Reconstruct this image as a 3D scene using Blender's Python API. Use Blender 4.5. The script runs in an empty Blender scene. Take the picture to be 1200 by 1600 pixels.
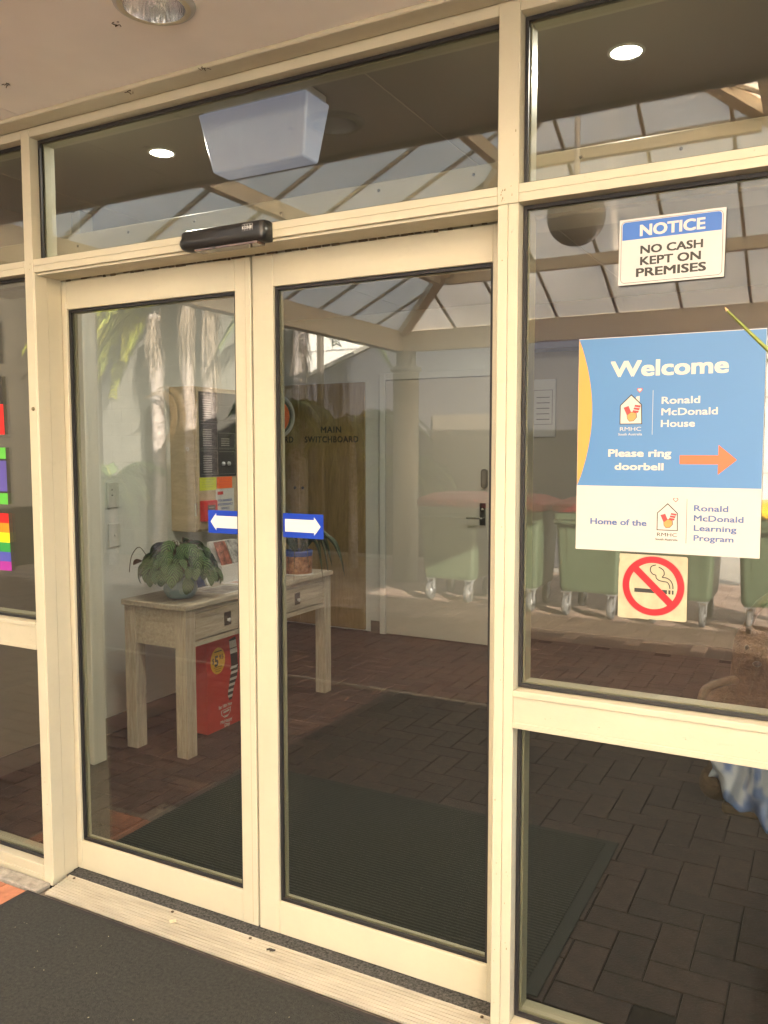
import bpy, bmesh, math, random
from mathutils import Vector, Matrix
from math import radians, sin, cos, pi

sc = bpy.context.scene
# ------------------------------------------------------------------ camera
F_PX, W_PX, H_PX = 1302.45, 1200.0, 1600.0
YAW, PITCH, ROLL = -0.4898, -0.0754, -0.0007
camd = bpy.data.cameras.new('camera')
cam = bpy.data.objects.new('camera', camd)
sc.collection.objects.link(cam)
sc.camera = cam
fw = Vector((sin(YAW) * cos(PITCH), cos(YAW) * cos(PITCH), sin(PITCH)))
rt = Vector((cos(YAW), -sin(YAW), 0))
up = rt.cross(fw)
r2 = rt * cos(ROLL) + up * sin(ROLL)
u2 = -rt * sin(ROLL) + up * cos(ROLL)
m = Matrix((r2, u2, -fw)).transposed().to_4x4()
m.translation = Vector((0, -2.0285, 1.6))
cam.matrix_world = m
camd.sensor_fit = 'VERTICAL'
camd.sensor_height = 32.0
camd.sensor_width = 24.0
camd.lens = 32.0 * F_PX / H_PX
camd.clip_start = 0.05
camd.clip_end = 500

# ------------------------------------------------------------------ world, sun, exposure
SUN = Vector((0.793, 0.61, 0.353)).normalized()
world = bpy.data.worlds.new('World')
sc.world = world
world.use_nodes = True
wn = world.node_tree
wn.nodes.clear()
wo = wn.nodes.new('ShaderNodeOutputWorld')
wb = wn.nodes.new('ShaderNodeBackground')
ws = wn.nodes.new('ShaderNodeTexSky')
ws.sky_type = 'NISHITA'
ws.sun_disc = False
ws.sun_elevation = math.asin(SUN.z)
ws.sun_rotation = math.atan2(SUN.x, SUN.y)
ws.air_density = 1.2
ws.dust_density = 2.0
wb.inputs['Strength'].default_value = 0.15
wn.links.new(ws.outputs[0], wb.inputs[0])
wn.links.new(wb.outputs[0], wo.inputs[0])
sund = bpy.data.lights.new('sun', 'SUN')
sund.energy = 5.0
sund.angle = radians(0.5)
sund.color = (1.0, 0.90, 0.77)
suno = bpy.data.objects.new('sun', sund)
sc.collection.objects.link(suno)
suno.rotation_euler = SUN.to_track_quat('Z', 'Y').to_euler()
suno.location = (6, 4, 8)
sc.view_settings.view_transform = 'Standard'
sc.view_settings.look = 'None'
sc.view_settings.gamma = 1
sc.view_settings.use_curve_mapping = False
sc.view_settings.exposure = 3.32
sc.cycles.use_denoising = True
sc.cycles.use_adaptive_sampling = False
sc.cycles.max_bounces = 10
sc.cycles.diffuse_bounces = 5
sc.cycles.glossy_bounces = 4
sc.cycles.transparent_max_bounces = 40
sc.cycles.caustics_reflective = False
sc.cycles.caustics_refractive = False
sc.cycles.sample_clamp_indirect = 8.0

# ------------------------------------------------------------------ helpers
C = sc.collection
rnd = random.Random(7)
BASE = {}          # world position of each object (no rotation or scale on things)


def tag(o, label=None, cat=None, group=None, kind=None):
    if label: o['label'] = label
    if cat: o['category'] = cat
    if group: o['group'] = group
    if kind: o['kind'] = kind
    return o


def thing(name, loc, label, cat, group=None):
    o = bpy.data.objects.new(name, None)
    o.empty_display_size = 0.1
    o.location = loc
    C.objects.link(o)
    BASE[o.name] = Vector(loc)
    return tag(o, label, cat, group)


class MB:
    """collects shapes (in world coordinates) and links them as one mesh"""
    def __init__(self):
        self.v, self.f, self.mi, self.smooth = [], [], [], []

    def add(self, vs, fs, mi=0, smooth=False):
        n = len(self.v)
        self.v += [tuple(v) for v in vs]
        self.f += [tuple(n + i for i in f) for f in fs]
        self.mi += [mi] * len(fs)
        self.smooth += [smooth] * len(fs)
        return self

    def box(self, x0, x1, y0, y1, z0, z1, mi=0, ch=0.0):
        if ch <= 0:
            vs = [(x, y, z) for z in (z0, z1) for y in (y0, y1) for x in (x0, x1)]
            fs = [(0, 2, 3, 1), (4, 5, 7, 6), (0, 1, 5, 4), (2, 6, 7, 3), (0, 4, 6, 2), (1, 3, 7, 5)]
            return self.add(vs, fs, mi)
        bm = bmesh.new()
        bmesh.ops.create_cube(bm, size=1)
        for v in bm.verts:
            v.co = Vector(((x0 + x1) / 2 + v.co.x * (x1 - x0), (y0 + y1) / 2 + v.co.y * (y1 - y0), (z0 + z1) / 2 + v.co.z * (z1 - z0)))
        bmesh.ops.bevel(bm, geom=list(bm.edges), offset=ch, segments=1, affect='EDGES')
        bm.verts.index_update()
        self.add([v.co[:] for v in bm.verts], [tuple(v.index for v in f.verts) for f in bm.faces], mi)
        bm.free()
        return self

    def tube(self, pts, rs, n=8, mi=0, caps=True, smooth=True):
        pts = [Vector(p) for p in pts]
        if not hasattr(rs, '__len__'): rs = [rs] * len(pts)
        vs = []
        a = None
        for i, p in enumerate(pts):
            d = (pts[min(i + 1, len(pts) - 1)] - pts[max(i - 1, 0)]).normalized()
            if a is None:
                a = d.orthogonal().normalized()
            else:
                a = (a - d * a.dot(d))
                a = a.normalized() if a.length > 1e-6 else d.orthogonal().normalized()
            b = d.cross(a)
            for k in range(n):
                t = 2 * pi * k / n
                vs.append(p + (a * cos(t) + b * sin(t)) * rs[i])
        fs = []
        for i in range(len(pts) - 1):
            for k in range(n):
                k2 = (k + 1) % n
                fs.append((i * n + k, i * n + k2, (i + 1) * n + k2, (i + 1) * n + k))
        self.add(vs, fs, mi, smooth)
        if caps:
            self.add(vs[:n], [tuple(reversed(range(n)))], mi)
            self.add(vs[-n:], [tuple(range(n))], mi)
        return self

    def lathe(self, c, prof, n=24, mi=0, axis='Z', smooth=True):
        vs = []
        for r, h in prof:
            for k in range(n):
                t = 2 * pi * k / n
                if axis == 'Z': vs.append((c[0] + r * cos(t), c[1] + r * sin(t), c[2] + h))
                elif axis == 'X': vs.append((c[0] + h, c[1] + r * cos(t), c[2] + r * sin(t)))
                else: vs.append((c[0] + r * sin(t), c[1] + h, c[2] + r * cos(t)))
        fs = []
        for i in range(len(prof) - 1):
            for k in range(n):
                k2 = (k + 1) % n
                fs.append((i * n + k, i * n + k2, (i + 1) * n + k2, (i + 1) * n + k))
        return self.add(vs, fs, mi, smooth)

    def prism(self, poly, o, e1, e2, e3, t, mi=0):
        """polygon (u, v) in the plane o + u*e1 + v*e2, thickness t along e3"""
        o, e1, e2, e3 = Vector(o), Vector(e1), Vector(e2), Vector(e3)
        n = len(poly)
        a = [o + e1 * u + e2 * v for u, v in poly]
        b = [p + e3 * t for p in a]
        fs = [tuple(range(n)), tuple(reversed(range(n, 2 * n)))]
        fs += [(i, i + n, (i + 1) % n + n, (i + 1) % n) for i in range(n)]
        return self.add(a + b, fs, mi)

    def build(self, name, mats, parent=None, recalc=True, merge=False):
        me = bpy.data.meshes.new(name)
        base = BASE[parent.name] if parent else Vector((0, 0, 0))
        me.from_pydata([tuple(Vector(v) - base) for v in self.v], [], self.f)
        if not isinstance(mats, (list, tuple)): mats = [mats]
        for mt in mats: me.materials.append(mt)
        me.polygons.foreach_set('material_index', self.mi)
        me.polygons.foreach_set('use_smooth', self.smooth)
        if recalc:
            bm = bmesh.new(); bm.from_mesh(me)
            if merge: bmesh.ops.remove_doubles(bm, verts=bm.verts, dist=1e-5)
            bmesh.ops.recalc_face_normals(bm, faces=bm.faces)
            bm.to_mesh(me); bm.free()
        me.update()
        o = bpy.data.objects.new(name, me)
        C.objects.link(o)
        if parent: o.parent = parent
        BASE[o.name] = base
        return o


def struct(o):
    o['kind'] = 'structure'
    return o


def copy_tree(o, parent=None):
    c = o.copy()
    C.objects.link(c)
    c.parent = parent
    BASE[c.name] = BASE.get(o.name, Vector())
    for ch in list(o.children):
        copy_tree(ch, c)
    return c


# ------------------------------------------------------------------ materials
def mat(name, col, rough=0.6, metal=0.0, var=0.0, scale=8.0, bump=0.0, bscale=None, stretch=None, spec=0.5, objrand=0.0, detail=4.0, col2=None, emit=None, emits=0.0):
    mt = bpy.data.materials.new(name)
    mt.use_nodes = True
    nt = mt.node_tree
    b = nt.nodes['Principled BSDF']
    b.inputs['Roughness'].default_value = rough
    b.inputs['Metallic'].default_value = metal
    b.inputs['Specular IOR Level'].default_value = spec
    c = tuple(col) + (1,)
    b.inputs['Base Color'].default_value = c
    if emit:
        b.inputs['Emission Color'].default_value = tuple(emit) + (1,)
        b.inputs['Emission Strength'].default_value = emits
    if var or bump or objrand:
        tc = nt.nodes.new('ShaderNodeTexCoord')
        mp = nt.nodes.new('ShaderNodeMapping')
        if stretch: mp.inputs['Scale'].default_value = stretch
        nt.links.new(tc.outputs['Object'], mp.inputs[0])
        no = nt.nodes.new('ShaderNodeTexNoise')
        no.inputs['Scale'].default_value = scale
        no.inputs['Detail'].default_value = detail
        no.inputs['Roughness'].default_value = 0.65
        nt.links.new(mp.outputs[0], no.inputs[0])
        mx = nt.nodes.new('ShaderNodeMix'); mx.data_type = 'RGBA'
        lo = tuple(max(0, x * (1 - var)) for x in col) + (1,)
        hi = (tuple(col2) + (1,)) if col2 else tuple(min(1, x * (1 + var)) for x in col) + (1,)
        mx.inputs[6].default_value = lo
        mx.inputs[7].default_value = hi
        ra = nt.nodes.new('ShaderNodeMapRange')
        ra.inputs[1].default_value = 0.3; ra.inputs[2].default_value = 0.7
        nt.links.new(no.outputs['Fac'], ra.inputs[0])
        nt.links.new(ra.outputs[0], mx.inputs[0])
        last = mx.outputs[2]
        if objrand:
            oi = nt.nodes.new('ShaderNodeObjectInfo')
            mr = nt.nodes.new('ShaderNodeMapRange')
            mr.inputs[3].default_value = 1 - objrand; mr.inputs[4].default_value = 1 + objrand
            nt.links.new(oi.outputs['Random'], mr.inputs[0])
            vm = nt.nodes.new('ShaderNodeVectorMath'); vm.operation = 'SCALE'
            nt.links.new(last, vm.inputs[0]); nt.links.new(mr.outputs[0], vm.inputs['Scale'])
            last = vm.outputs[0]
        nt.links.new(last, b.inputs['Base Color'])
        if bump:
            n2 = nt.nodes.new('ShaderNodeTexNoise')
            n2.inputs['Scale'].default_value = bscale or scale * 4
            n2.inputs['Detail'].default_value = 6
            nt.links.new(mp.outputs[0], n2.inputs[0])
            bp = nt.nodes.new('ShaderNodeBump')
            bp.inputs['Strength'].default_value = bump
            bp.inputs['Distance'].default_value = 0.01
            nt.links.new(n2.outputs['Fac'], bp.inputs['Height'])
            nt.links.new(bp.outputs[0], b.inputs['Normal'])
    return mt


def glass_mat(name, tint, f0=0.045):
    mt = bpy.data.materials.new(name); mt.use_nodes = True
    nt = mt.node_tree; nt.nodes.clear()
    out = nt.nodes.new('ShaderNodeOutputMaterial')
    tr = nt.nodes.new('ShaderNodeBsdfTransparent'); tr.inputs[0].default_value = tint + (1,)
    gl = nt.nodes.new('ShaderNodeBsdfGlossy'); gl.inputs['Roughness'].default_value = 0.0
    gl.inputs['Color'].default_value = (1, 1, 1, 1)
    geo = nt.nodes.new('ShaderNodeNewGeometry')
    dt = nt.nodes.new('ShaderNodeVectorMath'); dt.operation = 'DOT_PRODUCT'
    nt.links.new(geo.outputs['Incoming'], dt.inputs[0]); nt.links.new(geo.outputs['Normal'], dt.inputs[1])
    ab = nt.nodes.new('ShaderNodeMath'); ab.operation = 'ABSOLUTE'; nt.links.new(dt.outputs['Value'], ab.inputs[0])
    su = nt.nodes.new('ShaderNodeMath'); su.operation = 'SUBTRACT'; su.inputs[0].default_value = 1; nt.links.new(ab.outputs[0], su.inputs[1])
    pw = nt.nodes.new('ShaderNodeMath'); pw.operation = 'POWER'; pw.inputs[1].default_value = 5; nt.links.new(su.outputs[0], pw.inputs[0])
    ma = nt.nodes.new('ShaderNodeMath'); ma.operation = 'MULTIPLY_ADD'
    ma.inputs[1].default_value = 1 - f0; ma.inputs[2].default_value = f0
    nt.links.new(pw.outputs[0], ma.inputs[0])
    mx = nt.nodes.new('ShaderNodeMixShader')
    nt.links.new(ma.outputs[0], mx.inputs[0]); nt.links.new(tr.outputs[0], mx.inputs[1]); nt.links.new(gl.outputs[0], mx.inputs[2])
    tc = nt.nodes.new('ShaderNodeTexCoord')
    mp = nt.nodes.new('ShaderNodeMapping'); mp.inputs['Scale'].default_value = (1, 1, 0.45); mp.inputs['Rotation'].default_value = (0, 0.5, 0)
    nt.links.new(tc.outputs['Object'], mp.inputs[0])
    no = nt.nodes.new('ShaderNodeTexNoise'); no.inputs['Scale'].default_value = 5; no.inputs['Detail'].default_value = 9; no.inputs['Roughness'].default_value = 0.7
    no.inputs['Distortion'].default_value = 1.2
    nt.links.new(mp.outputs[0], no.inputs[0])
    mr = nt.nodes.new('ShaderNodeMapRange'); mr.inputs[1].default_value = 0.5; mr.inputs[2].default_value = 0.8; mr.inputs[3].default_value = 0.0; mr.inputs[4].default_value = 0.009
    nt.links.new(no.outputs['Fac'], mr.inputs[0])
    df = nt.nodes.new('ShaderNodeBsdfDiffuse'); df.inputs[0].default_value = (0.6, 0.56, 0.48, 1)
    m2 = nt.nodes.new('ShaderNodeMixShader')
    nt.links.new(mr.outputs[0], m2.inputs[0]); nt.links.new(mx.outputs[0], m2.inputs[1]); nt.links.new(df.outputs[0], m2.inputs[2])
    nt.links.new(m2.outputs[0], out.inputs[0])
    return mt


def weathered(name, col, rough, grime=0.35):
    """powder coat with faint long streaks, fine specks and grime patches"""
    mt = bpy.data.materials.new(name); mt.use_nodes = True
    nt = mt.node_tree; b = nt.nodes['Principled BSDF']
    tc = nt.nodes.new('ShaderNodeTexCoord')
    def noise(scale, detail, st=(1, 1, 1)):
        mp = nt.nodes.new('ShaderNodeMapping'); mp.inputs['Scale'].default_value = st
        nt.links.new(tc.outputs['Object'], mp.inputs[0])
        n = nt.nodes.new('ShaderNodeTexNoise'); n.inputs['Scale'].default_value = scale; n.inputs['Detail'].default_value = detail
        n.inputs['Roughness'].default_value = 0.7
        nt.links.new(mp.outputs[0], n.inputs[0]); return n.outputs['Fac']
    def ramp(src, a, c, lo, hi):
        m = nt.nodes.new('ShaderNodeMapRange'); m.inputs[1].default_value = a; m.inputs[2].default_value = c
        m.inputs[3].default_value = lo; m.inputs[4].default_value = hi; nt.links.new(src, m.inputs[0]); return m.outputs[0]
    def mul(p, q):
        m = nt.nodes.new('ShaderNodeMath'); m.operation = 'MULTIPLY'; nt.links.new(p, m.inputs[0]); nt.links.new(q, m.inputs[1]); return m.outputs[0]
    f = mul(ramp(noise(2.2, 6), 0.35, 0.7, 1.03, 0.93), ramp(noise(3.5, 8), 0.35, 0.75, 1.02, 0.96))
    f = mul(f, ramp(noise(55, 3), 0.70, 0.76, 1.0, 1 - grime))
    f = mul(f, ramp(noise(7, 10, (0.7, 1, 1.6)), 0.62, 0.80, 1.0, 1 - grime * .6))
    vm = nt.nodes.new('ShaderNodeVectorMath'); vm.operation = 'SCALE'; vm.inputs[0].default_value = col
    nt.links.new(f, vm.inputs['Scale']); nt.links.new(vm.outputs[0], b.inputs['Base Color'])
    nt.links.new(ramp(noise(14, 5), 0.3, 0.7, rough - .06, rough + .16), b.inputs['Roughness'])
    bp = nt.nodes.new('ShaderNodeBump'); bp.inputs['Strength'].default_value = 0.06; bp.inputs['Distance'].default_value = 0.01
    nt.links.new(noise(60, 4), bp.inputs['Height']); nt.links.new(bp.outputs[0], b.inputs['Normal'])
    return mt


M = {}
M['cream'] = weathered('cream_paint', (0.510, 0.462, 0.335), 0.36, 0.22)
M['cream_worn'] = weathered('cream_worn', (0.46, 0.417, 0.300), 0.45, 0.5)
M['bead'] = mat('inner_bead', (0.36, 0.35, 0.26), 0.4)
M['gasket'] = mat('black_gasket', (0.012, 0.010, 0.010), 0.55)
M['grime'] = mat('grime', (0.07, 0.05, 0.03), 0.9, var=0.5, scale=60)
M['glass'] = glass_mat('window_glass', (0.80, 0.80, 0.755), 0.072)
M['soffit'] = mat('soffit_paint', (0.88, 0.83, 0.77), 0.8, var=0.07, scale=1.4, bump=0.04, bscale=30)
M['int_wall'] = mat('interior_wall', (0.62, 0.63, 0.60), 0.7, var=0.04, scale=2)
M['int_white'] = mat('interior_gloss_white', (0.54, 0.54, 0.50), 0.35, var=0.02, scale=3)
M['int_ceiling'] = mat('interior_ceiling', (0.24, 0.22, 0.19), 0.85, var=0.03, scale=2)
M['door_grey'] = mat('grey_door', (0.55, 0.52, 0.46), 0.5, var=0.03, scale=2)
M['skirting'] = mat('dark_skirting', (0.13, 0.11, 0.09), 0.6)
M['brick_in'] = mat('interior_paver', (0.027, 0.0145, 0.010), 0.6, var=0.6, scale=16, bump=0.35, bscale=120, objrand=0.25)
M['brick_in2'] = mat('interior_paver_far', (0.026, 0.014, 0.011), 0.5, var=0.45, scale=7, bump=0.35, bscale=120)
M['grout'] = mat('grout', (0.013, 0.009, 0.007), 0.9, var=0.3, scale=40)
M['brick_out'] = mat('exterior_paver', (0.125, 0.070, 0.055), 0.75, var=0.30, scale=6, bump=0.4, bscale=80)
M['sand'] = mat('pale_joint_sand', (0.24, 0.20, 0.16), 0.95, var=0.3, scale=30)
M['concrete'] = mat('concrete', (0.30, 0.27, 0.22), 0.9, var=0.4, scale=20, bump=0.5, bscale=70)
M['alu'] = mat('ribbed_aluminium', (0.38, 0.345, 0.27), 0.5, metal=0.1, var=0.18, scale=10, bump=0.2, bscale=60, stretch=(0.5, 3, 3), detail=8)
M['chrome'] = mat('chrome', (0.75, 0.75, 0.74), 0.16, metal=1.0)
M['zinc'] = mat('zinc', (0.62, 0.64, 0.66), 0.35, metal=0.7, var=0.1, scale=30)
M['reflector'] = mat('lamp_reflector', (0.78, 0.78, 0.78), 0.12, metal=1.0, bump=0.25, bscale=30, stretch=(6, 6, 0.3), var=0.1, scale=10)
M['black'] = mat('black_plastic', (0.018, 0.017, 0.016), 0.32, var=0.1, scale=30)
M['black_matt'] = mat('matt_black', (0.02, 0.018, 0.016), 0.7)
M['lens'] = mat('sensor_lens', (0.10, 0.06, 0.045), 0.1, spec=0.8)
M['white'] = mat('white_print', (0.50, 0.485, 0.455), 0.45)
M['white_pure'] = mat('white_sticker', (0.576, 0.576, 0.5616), 0.45)
M['paper'] = mat('paper', (0.576, 0.576, 0.56), 0.6)
M['blue_notice'] = mat('notice_blue', (0.0279, 0.124, 0.4216), 0.4)
M['ink'] = mat('black_ink', (0.03, 0.027, 0.022), 0.5)
M['sign_blue'] = mat('welcome_blue', (0.068, 0.185, 0.375), 0.4)
M['sign_orange'] = mat('welcome_orange', (0.558, 0.2728, 0.0558), 0.45)
M['arrow_orange'] = mat('arrow_orange', (0.5456, 0.124, 0.0434), 0.45)
M['sign_cream'] = mat('sign_cream', (0.50, 0.465, 0.41), 0.45)
M['sign_text_blue'] = mat('sign_text_blue', (0.0744, 0.124, 0.2852), 0.45)
M['logo_red'] = mat('logo_red', (0.496, 0.04, 0.04), 0.5)
M['logo_skin'] = mat('logo_skin', (0.525, 0.252, 0.07), 0.5)
M['beige'] = mat('aged_beige', (0.392, 0.343, 0.217), 0.5, var=0.12, scale=25)
M['stop_red'] = mat('prohibition_red', (0.518, 0.0056, 0.014), 0.4)
M['arrow_blue'] = mat('arrow_sticker_blue', (0.0074, 0.0403, 0.3472), 0.35)
M['mat_out'] = mat('outdoor_mat', (0.026, 0.026, 0.021), 0.95, var=0.6, scale=95, bump=1.0, bscale=260, detail=10)
M['mat_edge'] = mat('mat_rubber_edge', (0.018, 0.014, 0.013), 0.7)
M['carpet'] = mat('track_carpet', (0.060, 0.058, 0.054), 0.95, var=0.95, scale=110, bump=0.8, bscale=300, detail=3)
M['terracotta'] = mat('terracotta', (0.42, 0.17, 0.09), 0.8, var=0.25, scale=20, bump=0.3)
M['leaf_litter'] = mat('dry_flower', (0.55, 0.48, 0.32), 0.8)
M['blackleaf'] = mat('dark_leaf', (0.03, 0.022, 0.015), 0.8)
M['trans'] = None


def entry_mat_material():
    mt = bpy.data.materials.new('ribbed_green_mat'); mt.use_nodes = True
    nt = mt.node_tree; b = nt.nodes['Principled BSDF']
    b.inputs['Roughness'].default_value = 0.95
    tc = nt.nodes.new('ShaderNodeTexCoord')
    wv = nt.nodes.new('ShaderNodeTexWave'); wv.bands_direction = 'Y'; wv.inputs['Scale'].default_value = 19
    wv.inputs['Distortion'].default_value = 0.8; wv.inputs['Detail'].default_value = 2; wv.inputs['Detail Scale'].default_value = 20
    nt.links.new(tc.outputs['Object'], wv.inputs[0])
    no = nt.nodes.new('ShaderNodeTexNoise'); no.inputs['Scale'].default_value = 130
    nt.links.new(tc.outputs['Object'], no.inputs[0])
    mul = nt.nodes.new('ShaderNodeMath'); mul.operation = 'MULTIPLY'
    nt.links.new(wv.outputs['Fac'], mul.inputs[0]); nt.links.new(no.outputs['Fac'], mul.inputs[1])
    cr = nt.nodes.new('ShaderNodeValToRGB')
    cr.color_ramp.elements[0].color = (0.006, 0.007, 0.006, 1); cr.color_ramp.elements[0].position = 0.05
    cr.color_ramp.elements[1].color = (0.036, 0.038, 0.031, 1); cr.color_ramp.elements[1].position = 0.5
    nt.links.new(mul.outputs[0], cr.inputs[0]); nt.links.new(cr.outputs[0], b.inputs['Base Color'])
    bp = nt.nodes.new('ShaderNodeBump'); bp.inputs['Strength'].default_value = 0.7; bp.inputs['Distance'].default_value = 0.004
    nt.links.new(mul.outputs[0], bp.inputs['Height']); nt.links.new(bp.outputs[0], b.inputs['Normal'])
    return mt


M['mat_in'] = entry_mat_material()


def wood_material(name, c0, c1, scale=1.0, axis=(12, 1.2, 12), rough=0.6):
    mt = bpy.data.materials.new(name); mt.use_nodes = True
    nt = mt.node_tree; b = nt.nodes['Principled BSDF']
    b.inputs['Roughness'].default_value = rough
    tc = nt.nodes.new('ShaderNodeTexCoord')
    mp = nt.nodes.new('ShaderNodeMapping'); mp.inputs['Scale'].default_value = tuple(a * scale for a in axis)
    nt.links.new(tc.outputs['Object'], mp.inputs[0])
    no = nt.nodes.new('ShaderNodeTexNoise'); no.inputs['Scale'].default_value = 4; no.inputs['Detail'].default_value = 10
    no.inputs['Roughness'].default_value = 0.7; no.inputs['Distortion'].default_value = 0.6
    nt.links.new(mp.outputs[0], no.inputs[0])
    cr = nt.nodes.new('ShaderNodeValToRGB')
    cr.color_ramp.elements[0].color = c0 + (1,); cr.color_ramp.elements[0].position = 0.35
    cr.color_ramp.elements[1].color = c1 + (1,); cr.color_ramp.elements[1].position = 0.65
    nt.links.new(no.outputs['Fac'], cr.inputs[0]); nt.links.new(cr.outputs[0], b.inputs['Base Color'])
    bp = nt.nodes.new('ShaderNodeBump'); bp.inputs['Strength'].default_value = 0.35; bp.inputs['Distance'].default_value = 0.003
    nt.links.new(no.outputs['Fac'], bp.inputs['Height']); nt.links.new(bp.outputs[0], b.inputs['Normal'])
    return mt


M['table'] = wood_material('limewashed_wood', (0.33, 0.28, 0.21), (0.52, 0.47, 0.38), axis=(14, 1.5, 14))
M['table_v'] = wood_material('limewashed_wood_upright', (0.33, 0.28, 0.21), (0.52, 0.47, 0.38), axis=(14, 14, 1.5))
M['ply'] = wood_material('pale_plywood', (0.42, 0.33, 0.21), (0.52, 0.42, 0.28), axis=(3, 3, 9))
M['cupboard'] = wood_material('brown_veneer', (0.24, 0.165, 0.062), (0.35, 0.25, 0.105), axis=(9, 9, 1.2), rough=0.45)


def text(body, mt, parent, x0, x1, ztop, zbase, plane, bold=0.0, name='lettering', mode='front', lift=0.0004, cap=True):
    """flat lettering fitted to a box; mode front faces -y (x right), mode side faces +x (y right)"""
    cu = bpy.data.curves.new(name, 'FONT')
    cu.body = body; cu.size = 1.0; cu.offset = 0.0; cu.resolution_u = 3
    cu.space_character = 1.14 if body in ('MAIN', 'SWITCHBOARD') else 1.0
    to = bpy.data.objects.new('tmp_text', cu)
    C.objects.link(to)
    dg = bpy.context.evaluated_depsgraph_get()
    me = bpy.data.meshes.new_from_object(to.evaluated_get(dg))
    bpy.data.objects.remove(to); bpy.data.curves.remove(cu)
    if bold > 0.001:
        V0 = [v.co.copy() for v in me.vertices]; F0 = [tuple(p.vertices) for p in me.polygons]
        V = []; F = []
        for k, (du, dv) in enumerate(((0, 0), (1, 1), (-1, 1), (1, -1), (-1, -1), (1, 0), (-1, 0))):
            n0 = len(V)
            V += [(v.x + du * bold, v.y + dv * bold * 0.8, k * 0.00002) for v in V0]
            F += [tuple(i + n0 for i in f) for f in F0]
        bpy.data.meshes.remove(me)
        me = bpy.data.meshes.new(name); me.from_pydata(V, [], F)
    xs = [v.co.x for v in me.vertices]; mn, mxx = min(xs), max(xs)
    CAP = 0.73
    sx = (x1 - x0) / (mxx - mn); sy = (ztop - zbase) / CAP
    base = BASE[parent.name] if parent else Vector()
    for v in me.vertices:
        u = x0 + (v.co.x - mn) * sx; w = zbase + v.co.y * sy
        p = Vector((u, plane - lift - v.co.z, w)) if mode == 'front' else Vector((plane + lift + v.co.z, u, w))
        v.co = p - base
    me.materials.clear(); me.materials.append(mt)
    me.name = name
    o = bpy.data.objects.new(name, me)
    C.objects.link(o); o.parent = parent
    BASE[o.name] = base
    return o


X, Y, Z = Vector((1, 0, 0)), Vector((0, 1, 0)), Vector((0, 0, 1))


def flat(poly, plane, mt, parent, name, t=0.0003, mode='front'):
    b = MB()
    if mode == 'front': b.prism(poly, (0, plane, 0), X, Z, -Y, t)
    else: b.prism(poly, (plane, 0, 0), Y, Z, X, t)
    return b.build(name, mt, parent)


def ring(cx, cz, r0, r1, plane, mt, parent, name, t=0.0003, n=64):
    b = MB(); vs = []; fs = []
    for k in range(n):
        a = 2 * pi * k / n
        vs += [(cx + r0 * cos(a), plane - t, cz + r0 * sin(a)), (cx + r1 * cos(a), plane - t, cz + r1 * sin(a))]
    for k in range(n):
        k2 = (k + 1) % n
        fs.append((2 * k, 2 * k + 1, 2 * k2 + 1, 2 * k2))
    b.add(vs, fs)
    return b.build(name, mt, parent, recalc=False)


def roundrect(x0, x1, z0, z1, r, n=5):
    p = []
    for cx, cz, a0 in ((x1 - r, z1 - r, 0), (x0 + r, z1 - r, 90), (x0 + r, z0 + r, 180), (x1 - r, z0 + r, 270)):
        for k in range(n + 1):
            a = radians(a0 + 90 * k / n)
            p.append((cx + r * cos(a), cz + r * sin(a)))
    return p


def stroke(pts, w, plane, mt, parent, name, t=0.0004):
    b = MB(); vs = []; fs = []
    P = [Vector((x, z)) for x, z in pts]
    for i, p in enumerate(P):
        d = (P[min(i + 1, len(P) - 1)] - P[max(i - 1, 0)]).normalized()
        nrm = Vector((-d.y, d.x)) * w / 2
        vs += [(p.x + nrm.x, plane - t, p.y + nrm.y), (p.x - nrm.x, plane - t, p.y - nrm.y)]
    for i in range(len(P) - 1): fs.append((2 * i, 2 * i + 1, 2 * i + 3, 2 * i + 2))
    b.add(vs, fs)
    return b.build(name, mt, parent, recalc=False)


def smooth_pts(ctrl, n=8):
    out = []
    P = [Vector(c) for c in ctrl]
    for i in range(len(P) - 1):
        p0, p1, p2, p3 = P[max(i - 1, 0)], P[i], P[i + 1], P[min(i + 2, len(P) - 1)]
        for k in range(n):
            t = k / n
            out.append(0.5 * ((2 * p1) + (-p0 + p2) * t + (2 * p0 - 5 * p1 + 4 * p2 - p3) * t * t + (-p0 + 3 * p1 - 3 * p2 + p3) * t ** 3))
    out.append(P[-1])
    return out


def vy(v):          # distance in front of the glass -> world y
    return 0.2 - v


# ================================================================== ground and outdoor paving
g = MB(); g.box(-60, 60, -70, 60, -0.5, -0.035)
struct(g.build('ground', mat('pale_paving', (0.42, 0.39, 0.34), 0.9, var=0.15, scale=3)))


def herringbone(x0, x1, y0, y1, w):
    """rectangles (x, y, lx, ly) of 2:1 pavers on a square grid of side w"""
    out = []
    nx, ny = int(math.ceil((x1 - x0) / w)), int(math.ceil((y1 - y0) / w))
    for i in range(-2, nx + 1):
        for j in range(-2, ny + 1):
            c = (i - j) % 4
            if c == 0: out.append((x0 + i * w, y0 + j * w, 2 * w, w))
            elif c == 3: out.append((x0 + i * w, y0 + j * w, w, 2 * w))
    return out


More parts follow.
